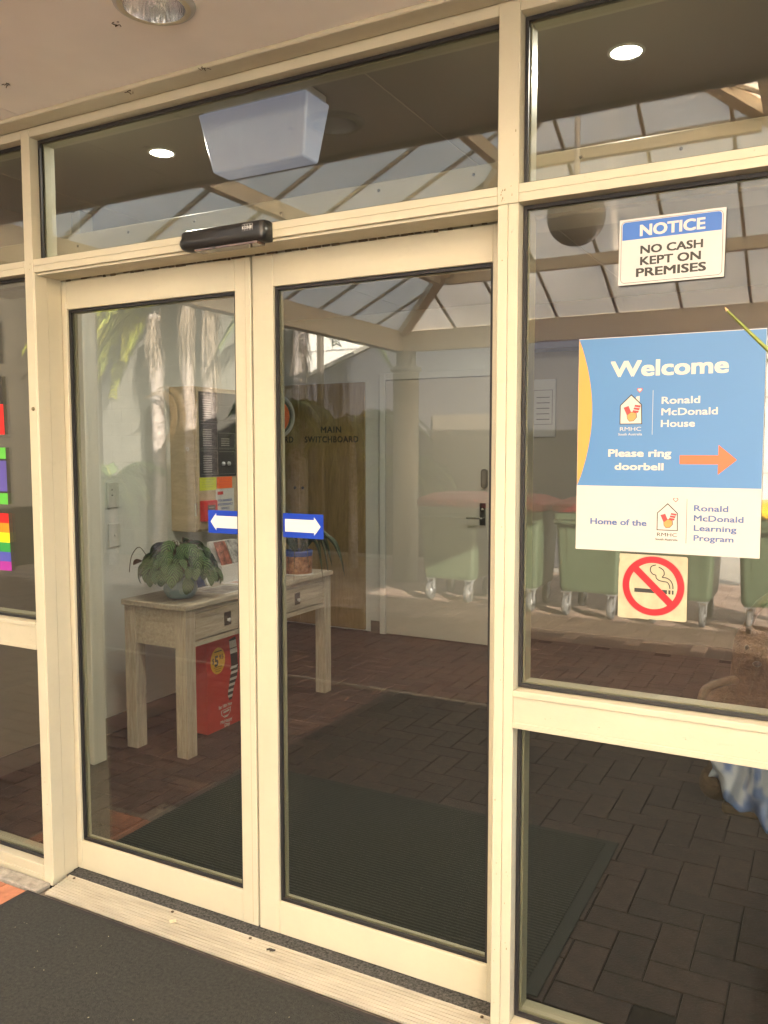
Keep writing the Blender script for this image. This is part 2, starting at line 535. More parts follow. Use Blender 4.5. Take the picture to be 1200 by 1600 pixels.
def paver(b, x, y, lx, ly, zt, h, gap, ch, mi=0):
    a0, a1, b0, b1 = x + gap / 2, x + lx - gap / 2, y + gap / 2, y + ly - gap / 2
    vs = [(a0, b0, zt - h), (a1, b0, zt - h), (a1, b1, zt - h), (a0, b1, zt - h),
          (a0, b0, zt - ch), (a1, b0, zt - ch), (a1, b1, zt - ch), (a0, b1, zt - ch),
          (a0 + ch, b0 + ch, zt), (a1 - ch, b0 + ch, zt), (a1 - ch, b1 - ch, zt), (a0 + ch, b1 - ch, zt)]
    fs = []
    for s in (0, 4):
        for k in range(4):
            k2 = (k + 1) % 4
            fs.append((s + k, s + k2, s + 4 + k2, s + 4 + k))
    fs.append((8, 9, 10, 11))
    b.add(vs, fs, mi)


pav = struct(MB().box(-12.3, 6.0, -8.5, 0.0, -0.034, -0.010).build('pavement', M['sand']))
b = MB()
r_ = random.Random(3)
for k_, c_ in (('sunlit_pink1', (0.34, 0.24, 0.19)), ('sunlit_pink2', (0.40, 0.29, 0.23)), ('sunlit_pink3', (0.29, 0.20, 0.16))):  # lighter tones put the sunlit strip by the bins into the paver colour
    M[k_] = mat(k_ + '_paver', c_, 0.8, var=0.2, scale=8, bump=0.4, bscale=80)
M['brick_out2'] = mat('exterior_paver_pale', (0.16, 0.095, 0.072), 0.75, var=0.30, scale=6, bump=0.4, bscale=80)
M['brick_out3'] = mat('exterior_paver_brown', (0.10, 0.062, 0.052), 0.75, var=0.30, scale=6, bump=0.4, bscale=80)
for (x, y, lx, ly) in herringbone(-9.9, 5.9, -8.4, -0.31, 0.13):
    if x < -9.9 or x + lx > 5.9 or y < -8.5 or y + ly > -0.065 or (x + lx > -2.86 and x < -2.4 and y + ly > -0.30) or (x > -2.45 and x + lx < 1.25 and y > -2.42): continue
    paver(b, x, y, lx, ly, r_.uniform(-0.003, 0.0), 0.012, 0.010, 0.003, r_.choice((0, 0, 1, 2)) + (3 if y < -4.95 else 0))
po = b.build('paver', [M['brick_out'], M['brick_out2'], M['brick_out3'], M['sunlit_pink1'], M['sunlit_pink2'], M['sunlit_pink3']], pav, recalc=False)
po['kind'] = 'stuff'
# concrete strip below the left sidelight
struct(MB().box(-9, -2.47, -0.062, 0.0, -0.008, 0.012, ch=0.004).build('footing', M['concrete']))
struct(MB().box(-0.70, 4, -0.062, 0.0, -0.008, 0.012, ch=0.004).build('footing', M['concrete']))
struct(MB().box(-9, 1.9, -2.490, -2.462, -0.010, 0.012, ch=0.002).build('mat_well_trim', M['alu']))
# a few terracotta pavers that show beside the mat
for i in range(3):
    bb = MB(); paver(bb, -2.855 + i * 0.115, -0.295, 0.115, 0.23, 0.003, 0.014, 0.006, 0.003)
    bb.build('brick', M['terracotta'], pav, recalc=False)

# ================================================================== interior shell
floor = struct(MB().box(-5.4, 2.6, 0.02, 8.0, -0.06, -0.006).build('floor', M['grout']))
rects = [r for r in herringbone(-5.4, 2.6, 0.22, 5.0, 0.118)]
vis = []
for (x, y, lx, ly) in rects:
    if y < 0.21 or x < -5.4 or x + lx > 2.6 or y + ly > 4.72: continue
    cx, cy = x + lx / 2, y + ly / 2
    if -2.55 < x and x + lx < -0.72 and 0.2 < y and y + ly < 1.3: continue   # hidden below the entrance mat
    d = Vector((cx, cy + 2.03, -1.6)); dirv = d.normalized()
    a = math.atan2(cx, cy + 2.03) - YAW
    seen = abs(a) < 0.46 and cx > -3.54
    vis.append((0 if seen else 1, d.length, x, y, lx, ly))
vis.sort()
paver_mesh = {}
for k, nm in ((0, 'a'), (1, 'b')):
    bb = MB(); lx, ly = ((0.236, 0.118), (0.118, 0.236))[k]
    paver(bb, 0, 0, lx, ly, 0, 0.007, 0.0045, 0.0018)
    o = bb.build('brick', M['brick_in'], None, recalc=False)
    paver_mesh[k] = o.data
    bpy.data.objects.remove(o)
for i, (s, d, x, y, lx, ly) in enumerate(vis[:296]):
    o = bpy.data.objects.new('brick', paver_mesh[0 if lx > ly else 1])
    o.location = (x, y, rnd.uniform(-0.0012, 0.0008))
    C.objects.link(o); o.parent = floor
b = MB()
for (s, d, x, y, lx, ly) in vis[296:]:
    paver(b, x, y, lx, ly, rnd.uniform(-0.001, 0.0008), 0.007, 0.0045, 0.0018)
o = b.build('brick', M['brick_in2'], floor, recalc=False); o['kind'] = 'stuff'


def wall(name, x0, x1, y0, y1, z0, z1, mt):
    return struct(MB().box(x0, x1, y0, y1, z0, z1).build(name, mt))


wall('wall_left', -3.70, -3.54, 0.12, 2.80, -0.05, 2.75, M['int_wall'])
wall('wall_panel_left', -3.539, -3.531, 0.121, 0.905, 0.095, 2.749, mat('taupe_panel', (0.20, 0.175, 0.135), 0.6, var=0.05, scale=3))
wall('wall_recess', -5.4, -3.701, 2.70, 2.80, -0.05, 2.75, M['int_wall'])
wall('wall_recess', -5.4, -5.3, 2.801, 4.299, -0.05, 2.75, M['int_wall'])
wall('wall_back', -5.4, -2.30, 4.30, 4.42, -0.05, 2.75, M['int_wall'])
wall('wall_back', -2.30, 2.6, 4.70, 4.82, -0.05, 2.75, mat('greige_wall', (0.30, 0.275, 0.225), 0.7, var=0.04, scale=2))
wall('wall_back', -2.36, -2.301, 4.421, 4.70, -0.05, 2.75, M['int_wall'])
wall('wall_right', 2.6, 2.7, 0.12, 4.82, -0.05, 2.75, M['int_wall'])
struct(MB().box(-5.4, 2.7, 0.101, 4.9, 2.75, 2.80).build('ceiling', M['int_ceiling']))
cj = MB().box(-1.30, -1.296, 0.12, 4.6, 2.7485, 2.7499).box(-3.1, -3.096, 0.12, 4.6, 2.7485, 2.7499).box(-0.104, -0.1, 0.12, 4.6, 2.7485, 2.7499)
struct(cj.build('ceiling_joint', mat('ceiling_joint', (0.42, 0.38, 0.32), 0.8)))
sk = MB().box(-3.54, -3.528, 0.13, 2.79, 0, 0.09)
struct(sk.build('skirting_left', M['skirting']))
struct(MB().box(-3.50, -3.40, 4.288, 4.30, 0, 0.10).box(-2.30, 2.59, 4.688, 4.70, 0, 0.09).build('skirting_back', M['skirting']))
# roof slab and outer walls of the building
struct(MB().box(-9.0, 9.0, -0.65, 9.0, 2.80, 2.90).build('roof', M['soffit']))
struct(MB().box(-9.0, -3.56, 0.0, 0.11, -0.05, 2.70).build('wall_front_left', M['soffit']))
struct(MB().box(0.96, 9.0, 0.0, 0.11, -0.05, 2.70).build('wall_front_right', M['soffit']))
# soffit in two sheets with an open joint
sof = MB().box(-9, -2.421, -0.65, 0.10, 2.7085, 2.72)
HX, HY, HS = -1.525, -0.385, 0.15      # opening cut for the downlight
sof.box(-2.418, HX - HS, -0.65, 0.10, 2.7085, 2.72).box(HX + HS, 9, -0.65, 0.10, 2.7085, 2.72)
sof.box(HX - HS, HX + HS, -0.65, HY - HS, 2.7085, 2.72).box(HX - HS, HX + HS, HY + HS, 0.10, 2.7085, 2.72)
vs = []; fs = []
for k in range(40):
    a = 2 * pi * k / 40
    q_ = HS / max(abs(cos(a)), abs(sin(a)))
    vs += [(HX + 0.084 * cos(a), HY + 0.084 * sin(a), 2.7085), (HX + q_ * cos(a), HY + q_ * sin(a), 2.7085), (HX + 0.084 * cos(a), HY + 0.084 * sin(a), 2.72)]
for k in range(40):
    k2 = (k + 1) % 40
    fs += [(3 * k, 3 * k + 1, 3 * k2 + 1, 3 * k2), (3 * k, 3 * k2, 3 * k2 + 2, 3 * k + 2)]
sof.add(vs, fs)
struct(sof.build('soffit', M['soffit']))
struct(MB().box(-9, 9, -0.672, -0.651, 2.69, 2.90).build('eaves_board', M['soffit']))
struct(MB().box(-9, 9, -0.075, -0.003, 2.694, 2.708, ch=0.003).build('soffit_bead', M['cream']))
rmk = random.Random(12)
sp = MB()
for (cx, cy) in ((-1.93, -0.06), (-1.63, -0.08), (-1.68, -0.36), (-2.25, -0.25)):
    for k in range(7):
        a = rmk.uniform(0, 6.3); l = rmk.uniform(0.004, 0.014)
        p = Vector((cx + rmk.uniform(-.012, .012), cy + rmk.uniform(-.01, .01), 2.693 if cy > -0.1 else 2.7075))
        sp.tube([p, p + Vector((cos(a) * l, sin(a) * l, -rmk.uniform(0, .006)))], 0.0011, n=4)
tag(sp.build('cobweb', M['grime']), 'little tufts of dirty cobweb clinging to the soffit edge', 'cobweb', kind='stuff')

# ================================================================== the glazed entrance frame
fr = thing('entrance_frame', (-1.6, 0.05, 0), 'cream aluminium shopfront frame holding the fixed glass round the sliding doors', 'shopfront')
D = 0.10
mull = [(-3.56, -3.50), (-2.504, -2.462), (-0.757, -0.703), (0.90, 0.96)]
for i, (a, c) in enumerate(mull):
    bb = MB()
    if i == 2:
        bb.box(a, -0.7305, 0, D, 0.0, 2.2095, ch=0.0015).box(-0.7295, c, 0.0006, D, 0.0, 2.2095, ch=0.0015).box(a - .001, c, 0.0, D, 2.2105, 2.7075, ch=0.0015)
    else:
        bb.box(a, c, 0, D, 0.0, 2.7075, ch=0.0015)
    bb.build('mullion', M['cream'], fr)
for i in range(3):
    a, c = mull[i][1] + 0.0005, mull[i + 1][0] - 0.0015
    MB().box(a, c, 0.001, D, 2.6675, 2.707, ch=0.0015).build('head_rail', M['cream'], fr)
    MB().box(a, c, 0.001, D - .001, 2.2115, 2.2335, ch=0.001).box(a, c, 0.0016, D - .001, 2.2341, 2.256, ch=0.001).build('transom', M['cream'], fr)
    if i != 1:
        MB().box(a, c, 0.001, D - .001, 0.8765, 0.975, ch=0.0015).box(a, c, -0.003, 0.0, 0.960, 0.975, ch=0.001).box(a, c, -0.003, 0.0, 0.8765, 0.892, ch=0.001).build('mid_rail', M['cream_worn'], fr)
        MB().box(a, c, 0.001, D - .001, 0.0, 0.068, ch=0.0015).box(a, c, -0.004, 0.0, 0.018, 0.034, ch=0.001).build('sill', M['cream_worn'], fr)
# jamb returns the leaves slide behind (deeper than the mullions)
MB().box(-2.4615, -2.4555, 0.001, 0.052, 0.02, 2.2105, ch=0.001).box(-2.4615, -2.4575, 0.054, 0.115, 0.02, 2.2105, ch=0.001).build('jamb', M['cream'], fr)
MB().box(-2.455, -0.76, 0.012, 0.115, 2.2035, 2.2110).build('door_head', M['cream'], fr)
gr = MB()
rg = random.Random(5)
xx = -2.43
while xx < -0.80:
    l = rg.uniform(0.004, 0.03)
    if rg.random() < 0.75:
        gr.box(xx, xx + l, 0.113, 0.117, 2.2015 - rg.uniform(0.000, 0.005), 2.2033)
    xx += l + rg.uniform(0.0, 0.01)
gr.build('dirt_line', M['grime'], fr)['kind'] = 'stuff'


def pane(x0, x1, z0, z1, y, parent, name='glass_pane', gw=0.006, gd=0.010, bead=None):
    MB().box(x0, x1, y, y + 0.006, z0, z1).build(name, M['glass'], parent)
    gk = MB()
    gk.box(x0, x0 + gw, y - gd, y - 0.0005, z0, z1).box(x1 - gw, x1, y - gd, y - 0.0005, z0, z1)
    gk.box(x0 + gw, x1 - gw, y - gd, y - 0.0005, z1 - gw, z1).box(x0 + gw, x1 - gw, y - gd, y - 0.0005, z0, z0 + gw)
    gk.build('gasket', M['gasket'], parent)
    if bead:
        bw = bead
        bd = MB()
        y0, y1 = y + 0.0065, y + 0.05
        bd.box(x0, x0 + bw, y0, y1, z0, z1, ch=0.001).box(x1 - bw, x1, y0, y1, z0, z1, ch=0.001)
        bd.box(x0 + bw + .0003, x1 - bw - .0003, y0, y1, z1 - bw, z1, ch=0.001).box(x0 + bw + .0003, x1 - bw - .0003, y0, y1, z0, z0 + bw, ch=0.001)
        bd.build('glazing_bead', M['bead'], parent)


for (a, c) in ((-3.4985, -2.506), (-2.460, -0.7605), (-0.701, 0.898)):
    pane(a, c, 2.258, 2.666, 0.045, fr, bead=0.012, gw=0.009)
for (a, c) in ((-3.4985, -2.506), (-0.701, 0.898)):
    pane(a, c, 0.977, 2.2095, 0.045, fr, bead=0.012, gw=0.009)
    pane(a, c, 0.070, 0.8745, 0.045, fr, bead=0.014, gw=0.009)
MB().lathe((-2.482, -0.004, 1.742), [(0.0, 0), (0.006, 0.0003), (0.0075, 0.004)], 12, axis='Y').build('screw', mat('dull_bronze', (0.16, 0.13, 0.07), 0.5, metal=0.4), fr)


rs_ = random.Random(31)
sc_ = MB()
for k in range(46):
    xa, xb = rs_.choice(((-2.500, -2.466), (-0.752, -0.735), (-0.725, -0.706), (-0.752, -0.735)))
    x = rs_.uniform(xa, xb - .003); z = rs_.choice((rs_.uniform(0.02, 0.5), rs_.uniform(0.1, 2.6), 2.235 + rs_.uniform(-.02, .02)))
    w = rs_.uniform(.0008, .003); h = rs_.uniform(.0008, .007)
    sc_.add([(x, -.0004, z), (x + w, -.0004, z + rs_.uniform(0, .002)), (x + w * .8, -.0004, z + h), (x + .0003, -.0004, z + h * .8)], [(0, 1, 2, 3)])
o = sc_.build('scuff', mat('paint_scuff', (0.20, 0.16, 0.09), 0.8), fr, recalc=False); o['kind'] = 'stuff'


def leaf(x0, x1, sl, sr, label):
    t = thing('sliding_door', ((x0 + x1) / 2, 0.14, 0.02), label, 'sliding door')
    ya, yb = 0.118, 0.160
    zt = 2.199
    MB().box(x0, x0 + sl, ya, yb, 0.020, zt, ch=0.0015).build('stile', M['cream'], t)
    MB().box(x1 - sr, x1, ya, yb, 0.020, zt, ch=0.0015).build('stile', M['cream'], t)
    MB().box(x0 + sl + .0004, x1 - sr - .0004, ya + .0008, yb, 0.020, 0.128, ch=0.0015).build('bottom_rail', M['cream'], t)
    MB().box(x0 + sl + .0004, x1 - sr - .0004, ya + .0008, yb, 2.100, zt, ch=0.0015).build('top_rail', M['cream'], t)
    gx0, gx1, gz0, gz1 = x0 + sl + .0006, x1 - sr - .0006, 0.1285, 2.0995
    MB().box(gx0, gx1, 0.139, 0.145, gz0, gz1).build('glass_pane', M['glass'], t)
    w = 0.009
    MB().box(gx0, gx0 + w, 0.128, 0.1385, gz0, gz1).box(gx1 - w, gx1, 0.128, 0.1385, gz0, gz1).box(gx0 + w, gx1 - w, 0.128, 0.1385, gz1 - w, gz1).box(gx0 + w, gx1 - w, 0.128, 0.1385, gz0, gz0 + w).build('gasket', M['gasket'], t)
    w = 0.012
    MB().box(gx0, gx0 + w, .1455, .157, gz0, gz1).box(gx1 - w, gx1, .1455, .157, gz0, gz1).box(gx0 + w, gx1 - w, .1455, .157, gz0, gz0 + w).box(gx0 + w, gx1 - w, .1455, .157, gz1 - w, gz1).build('glazing_bead', M['bead'], t)
    # edge groove lines on the stiles
    MB().box(x1 - 0.0208, x1 - 0.0200, ya - .0003, ya + .001, 0.03, zt - .01).build('groove', mat('groove_shadow_gap', (0.30, 0.24, 0.15), 0.8), t)
    return t


dl = leaf(-2.52, -1.6180, 0.082, 0.062, 'left sliding door leaf, its glass reflecting the palms and block wall')
dr = leaf(-1.6105, -0.708, 0.078, 0.105, 'right sliding door leaf with the inner grey door showing through its glass')
MB().box(-1.6179, -1.6106, 0.135, 0.156, 0.022, 2.195).build('meeting_seal', M['black_matt'], dl)

# arrow stickers on the door glass
for k in range(2):
    if k == 0:
        x0, x1, s = -1.818, -1.668, -1
        lab = 'blue sticker with a white arrow pointing left, on the left door leaf'
    else:
        x0, x1, s = -1.5165, -1.366, 1
        lab = 'blue sticker with a white arrow pointing right, on the right door leaf'
    t = thing('arrow_sticker', ((x0 + x1) / 2, 0.1385, 1.36), lab, 'sticker', 'arrow stickers at the meeting edge of the doors')
    flat(roundrect(x0, x1, 1.3225, 1.3985, 0.003), 0.1378, M['arrow_blue'], t, 'backing')
    tip = x0 + 0.010 if k == 0 else x1 - 0.010
    tail = x1 - 0.004 if k == 0 else x0 + 0.008
    hx = tip - s * 0.024
    zc = 1.3605
    flat([(tail, zc - 0.020), (hx, zc - 0.020), (hx, zc - 0.029), (tip, zc), (hx, zc + 0.029), (hx, zc + 0.020), (tail, zc + 0.020)], 0.1373, M['white_pure'], t, 'arrow')

# ------------------------------------------------------------------ threshold
rp = thing('threshold_ramp', (-1.6, 0.0, 0), 'worn ribbed aluminium threshold ramp in front of the sliding doors', 'threshold')
bb = MB()
nr = 9
ys = [-0.052 + 0.112 * k / nr for k in range(nr + 1)]
prof = [(-0.052, 0.0)]
for k in range(nr):
    z = 0.0065 + 0.0145 * (k / nr)
    prof += [(ys[k] + 0.0003, z - 0.003), (ys[k] + 0.0024, z - 0.003), (ys[k] + 0.0030, z), (ys[k] + 0.0118, z + 0.0014)]
prof += [(0.060, 0.0225), (0.060, 0.0)]
bb.prism(prof, (-2.44, 0, 0), Y, Z, X, 1.683)
bb.build('ribbed_plate', M['alu'], rp)
for x in (-2.405, -1.93, -1.60, -0.80):
    MB().lathe((x, 0.050, 0.0205), [(0.005, 0.0), (0.005, 0.0025), (0, 0.003)], 10).build('screw', M['grime'], rp)
struct(MB().box(-2.456, -0.757, 0.0605, 0.215, -0.005, 0.0175).build('track_carpet', M['carpet']))
fl = MB()
fl.add([(-1.905, 0.006, .0215), (-1.890, -0.006, .020), (-1.872, 0.006, .023), (-1.885, 0.018, .024), (-1.880, 0.004, .026)], [(0, 1, 2, 3), (0, 1, 4)])
tag(fl.build('dry_petal', M['leaf_litter']), 'pale dry petal lying on the aluminium threshold', 'petal')
fl = MB()
for k in range(4):
    fl.tube([(-1.515 + .006 * k, .022 + .004 * (k % 2), .023), (-1.505 + .006 * k, .030, .025)], .003, n=5)
tag(fl.build('dead_leaf', M['blackleaf']), 'small black curled leaf on the threshold near the middle', 'leaf')
bits = MB()
rb = random.Random(21)
for k in range(70):
    x, y = rb.uniform(-2.45, -0.7), rb.uniform(-0.80, -0.09)
    a = rb.uniform(0, 6.3); l = rb.uniform(.001, .0065)
    bits.add([(x, y, .0125), (x + cos(a) * l, y + sin(a) * l, .0135), (x + cos(a + .6) * l, y + sin(a + .6) * l * .8, .0128)], [(0, 1, 2)])
tag(bits.build('crumbs', M['leaf_litter']), 'pale crumbs and lint scattered over the dark outdoor mat', 'crumbs', kind='stuff')

# ------------------------------------------------------------------ mats
t = thing('outdoor_mat', (-1.4, -0.8, 0), 'dark grey outdoor mat lying in front of the threshold', 'mat')
MB().box(-2.494, 1.28, -2.44, -0.086, 0.0042, 0.0115, ch=0.002).build('pile', M['mat_out'], t)
MB().box(-2.512, 1.30, -2.458, -0.068, 0.0036, 0.008, ch=0.002).build('rubber_edge', M['mat_edge'], t)
t = thing('entrance_mat', (-1.6, 0.8, 0), 'large dark green ribbed entrance mat inside the doors', 'mat')
MB().box(-2.505, -0.745, 0.24, 1.27, 0.0022, 0.010, ch=0.002).build('pile', M['mat_in'], t)
MB().box(-2.54, -0.697, 0.228, 1.305, 0.0018, 0.0062, ch=0.002).build('rubber_edge', mat('mat_green_border', (0.018, 0.021, 0.018), 0.8), t)

# ------------------------------------------------------------------ sensor with the maker's mark
t = thing('door_sensor', (-1.6, 0.0, 2.22), 'black motion sensor bar fixed to the transom above the doors', 'sensor')
bb = MB()
n = 22; m_ = 10
vs = []; fs = []
for i in range(n + 1):
    u = i / n
    x = -1.765 + 0.318 * u
    sw = max(0.0, 1 - u / 0.55)
    bulge = 0.010 * (sw ** 1.5) if u < .55 else 0
    prof = [(0.0, 2.253), (-0.018, 2.257), (-0.038, 2.256), (-0.046, 2.251), (-0.047 - bulge * .0, 2.236), (-0.048 - bulge, 2.226 - bulge * .2), (-0.050 - bulge, 2.213), (-0.044 - bulge * .5, 2.202), (-0.030, 2.196 - bulge * .1), (0.0, 2.198)]
    if i == 0: prof = [(y * 0.62, 2.225 + (z - 2.225) * 0.72) for y, z in prof]
    if i == 1: prof = [(y * 0.92, 2.225 + (z - 2.225) * 0.92) for y, z in prof]
    if i == n: prof = [(y * 0.93, 2.225 + (z - 2.225) * 0.96) for y, z in prof]
    vs += [(x, y, z) for y, z in prof]
L = len(prof)
for i in range(n):
    for k in range(L - 1):
        fs.append((i * L + k, i * L + k + 1, (i + 1) * L + k + 1, (i + 1) * L + k))
fs.append(tuple(range(L))); fs.append(tuple(n * L + k for k in reversed(range(L))))
bb.add(vs, fs, 0, True)
sh = bb.build('housing', M['black'], t)
MB().box(-1.70, -1.47, -0.045, -0.004, 2.1905, 2.1975, ch=0.001).build('lens', M['lens'], t)
MB().box(-1.628, -1.622, -0.0462, -0.0452, 2.19, 2.1965).build('lens_joint', M['black_matt'], t)
# white boxed lettering
x0 = -1.520
for k, ch in enumerate('KONE'):
    a = x0 + k * 0.0095
    flat([(a, 2.2275), (a + 0.0088, 2.2275), (a + 0.0088, 2.2465), (a, 2.2465)], -0.0475, M['white_pure'], t, 'logo_tile')
    flat([(a + .0006, 2.2282), (a + 0.0082, 2.2282), (a + 0.0082, 2.2458), (a + .0006, 2.2458)], -0.0479, M['black_matt'], t, 'logo_tile_inner')
    text(ch, M['white_pure'], t, a + .0010, a + .0078, 2.2412, 2.2325, -0.0483, bold=0.03)

# ================================================================== soffit downlight
def downlight(name, x, y, z, label, lit, r=0.080):
    t = thing(name, (x, y, z), label, 'ceiling light')
    if not lit:
        MB().lathe((x, y, z), [(r + .022, -0.0005), (r + .020, -0.006), (r + .010, -0.010), (r + 0.002, -0.010), (r, -0.004), (r, 0.0)], 48).build('trim_ring', M['white'], t)
        MB().lathe((x, y, z), [(r + .010, -0.0105), (r + .002, -0.013), (r - .004, -0.0105)], 48).build('inner_ring', M['cream'], t)
        MB().lathe((x, y, z), [(r - .001, -0.010), (r - .006, 0.02), (r - .02, 0.065), (r - .04, 0.085), (0, 0.088)], 48).build('reflector', M['reflector'], t)
        MB().lathe((x, y, z), [(0.0, 0.04), (0.018, 0.045), (0.02, 0.085)], 16).build('bulb', M['white_pure'], t)
    else:
        MB().lathe((x, y, z), [(0.054, -0.0005), (0.052, -0.003), (0.044, -0.004), (0.044, -0.001)], 32).build('trim_ring', M['int_white'], t)
        MB().lathe((x, y, z), [(0.0435, -0.0020), (0, -0.0022)], 32).build('diffuser', M['lamp'], t)
        ld = bpy.data.lights.new('lamp_light', 'AREA'); ld.shape = 'DISK'; ld.size = 0.08; ld.energy = 2.7
        ld.color = (1.0, 0.94, 0.84)
        lo = bpy.data.objects.new('lamp_light', ld); C.objects.link(lo); lo.parent = t
        lo.location = (0, 0, -0.0045)
    return t


M['lamp'] = mat('lit_lamp', (0.9, 0.9, 0.85), 0.5, emit=(1.0, 0.92, 0.80), emits=6.0)
downlight('soffit_downlight', -1.525, -0.385, 2.7085, 'round unlit soffit downlight with chrome reflector outside the doors', False)
zc_ = 2.75
downlight('ceiling_downlight', -2.332, 0.51, zc_, 'lit round ceiling light seen above the left door leaf', True)
downlight('ceiling_downlight', -0.561, 0.52, zc_, 'lit round ceiling light seen in the top right pane', True)
for x, y in ((-2.33, 2.9), (-0.72, 2.9)):  # two added lamps, out of sight, that brighten the deep lobby
    q = downlight('ceiling_downlight', x, y, zc_, 'added fill lamp further inside the lobby', True)
    q['label'] = 'added unseen fill lamp deep in the lobby over the ' + ('console table end' if x < -1 else 'far right floor')

# box light hanging under the interior ceiling
t = thing('box_light', (-1.68, 0.30, 2.75), 'white boxy plastic light hanging from the ceiling just inside the top pane', 'box light')
M['diffuser'] = mat('frosted_diffuser', (0.50, 0.54, 0.66), 0.28, emit=(0.50, 0.58, 0.86), emits=0.034, var=0.05, scale=12)
vs = [(-1.905, 0.22, 2.715), (-1.470, 0.22, 2.715), (-1.470, 0.36, 2.715), (-1.905, 0.36, 2.715),
      (-1.865, 0.245, 2.525), (-1.500, 0.245, 2.525), (-1.500, 0.335, 2.525), (-1.865, 0.335, 2.525)]
bb = MB().add(vs, [(0, 1, 2, 3), (4, 7, 6, 5), (0, 4, 5, 1), (1, 5, 6, 2), (2, 6, 7, 3), (3, 7, 4, 0)])
o = bb.build('diffuser', M['diffuser'], t)
bv = o.modifiers.new('bevel', 'BEVEL'); bv.width = 0.008; bv.segments = 3
MB().box(-1.885, -1.49, 0.21, 0.37, 2.716, 2.7495, ch=0.003).build('mounting_plate', M['int_wall'], t)

# automatic door operator box inside, above the leaves
t = thing('door_operator', (-1.6, 0.30, 2.3), 'long pale door operator cover behind the glass above the doors', 'door operator')
M['op'] = mat('operator_cover', (0.30, 0.28, 0.22), 0.5, var=0.03)
MB().box(-3.0, 0.2, 0.19, 0.33, 2.215, 2.385, ch=0.004).build('cover', M['op'], t)
for x in (-2.45, -2.2, -1.9, -1.55, -1.2, -0.9, -0.6, -0.35):
    MB().lathe((x, 0.188, 2.36 - 0.02 * (int(x * 20) % 2)), [(0.0, 0), (0.004, 0.0003), (0.005, 0.002)], 10, axis='Y').build('screw', M['black_matt'], t)

# ================================================================== signs on the glass
YS = 0.0375
t = thing('notice_sign', (-0.344, YS, 2.07), 'white notice sign with blue header reading no cash kept on premises', 'sign')
tilt = 0.0
flat([(-0.4625, 1.9905), (-0.2255, 1.9905), (-0.2240, 2.1445), (-0.4615, 2.1440)], YS + .0005, M['white'], t, 'plate', t=0.0012)
flat(roundrect(-0.4575, -0.2300, 1.995, 2.1395, 0.010), YS - .0008, M['ink'], t, 'border_line')
flat(roundrect(-0.4565, -0.2310, 1.996, 2.1385, 0.009), YS - .0011, M['white'], t, 'plate_face')
flat([(-0.4545, 2.0955), (-0.2330, 2.0955)] + roundrect(-0.4545, -0.2330, 2.0955, 2.1370, 0.008)[0:12], YS - .0015, M['blue_notice'], t, 'header_band')
text('NOTICE', M['white'], t, -0.414, -0.268, 2.1285, 2.1025, YS - .0016, bold=0.035)
text('NO CASH', M['ink'], t, -0.412, -0.272, 2.0800, 2.0610, YS - .0016, bold=0.030)
text('KEPT ON', M['ink'], t, -0.412, -0.276, 2.0540, 2.0345, YS - .0016, bold=0.030)
text('PREMISES', M['ink'], t, -0.421, -0.264, 2.0280, 2.0080, YS - .0016, bold=0.030)

t = thing('welcome_poster', (-0.344, YS, 1.61), 'blue and cream welcome poster asking visitors to ring the doorbell', 'poster')
P0 = YS - 0.0010
flat([(-0.5550, 1.3500), (-0.1320, 1.3505), (-0.1325, 1.8685), (-0.5545, 1.8695)], YS + .0005, M['sign_cream'], t, 'plate', t=0.0015)
flat([(-0.5542, 1.5095), (-0.1330, 1.5095), (-0.1330, 1.8670), (-0.5538, 1.8680)], P0, M['sign_blue'], t, 'blue_field')
cres = [(-0.5538, 1.8675)]
for k in range(1, 16):
    a = k / 16
    cres.append((-0.5538 + 0.0345 * sin(pi * a) ** 0.85, 1.8675 - 0.358 * a))
cres.append((-0.5538, 1.5098))
flat(cres, P0 - .0004, M['sign_orange'], t, 'orange_crescent')
PL = P0 - .0006
text('Welcome', M['sign_cream'], t, -0.4760, -0.2090, 1.8125, 1.7745, PL, bold=0.030)


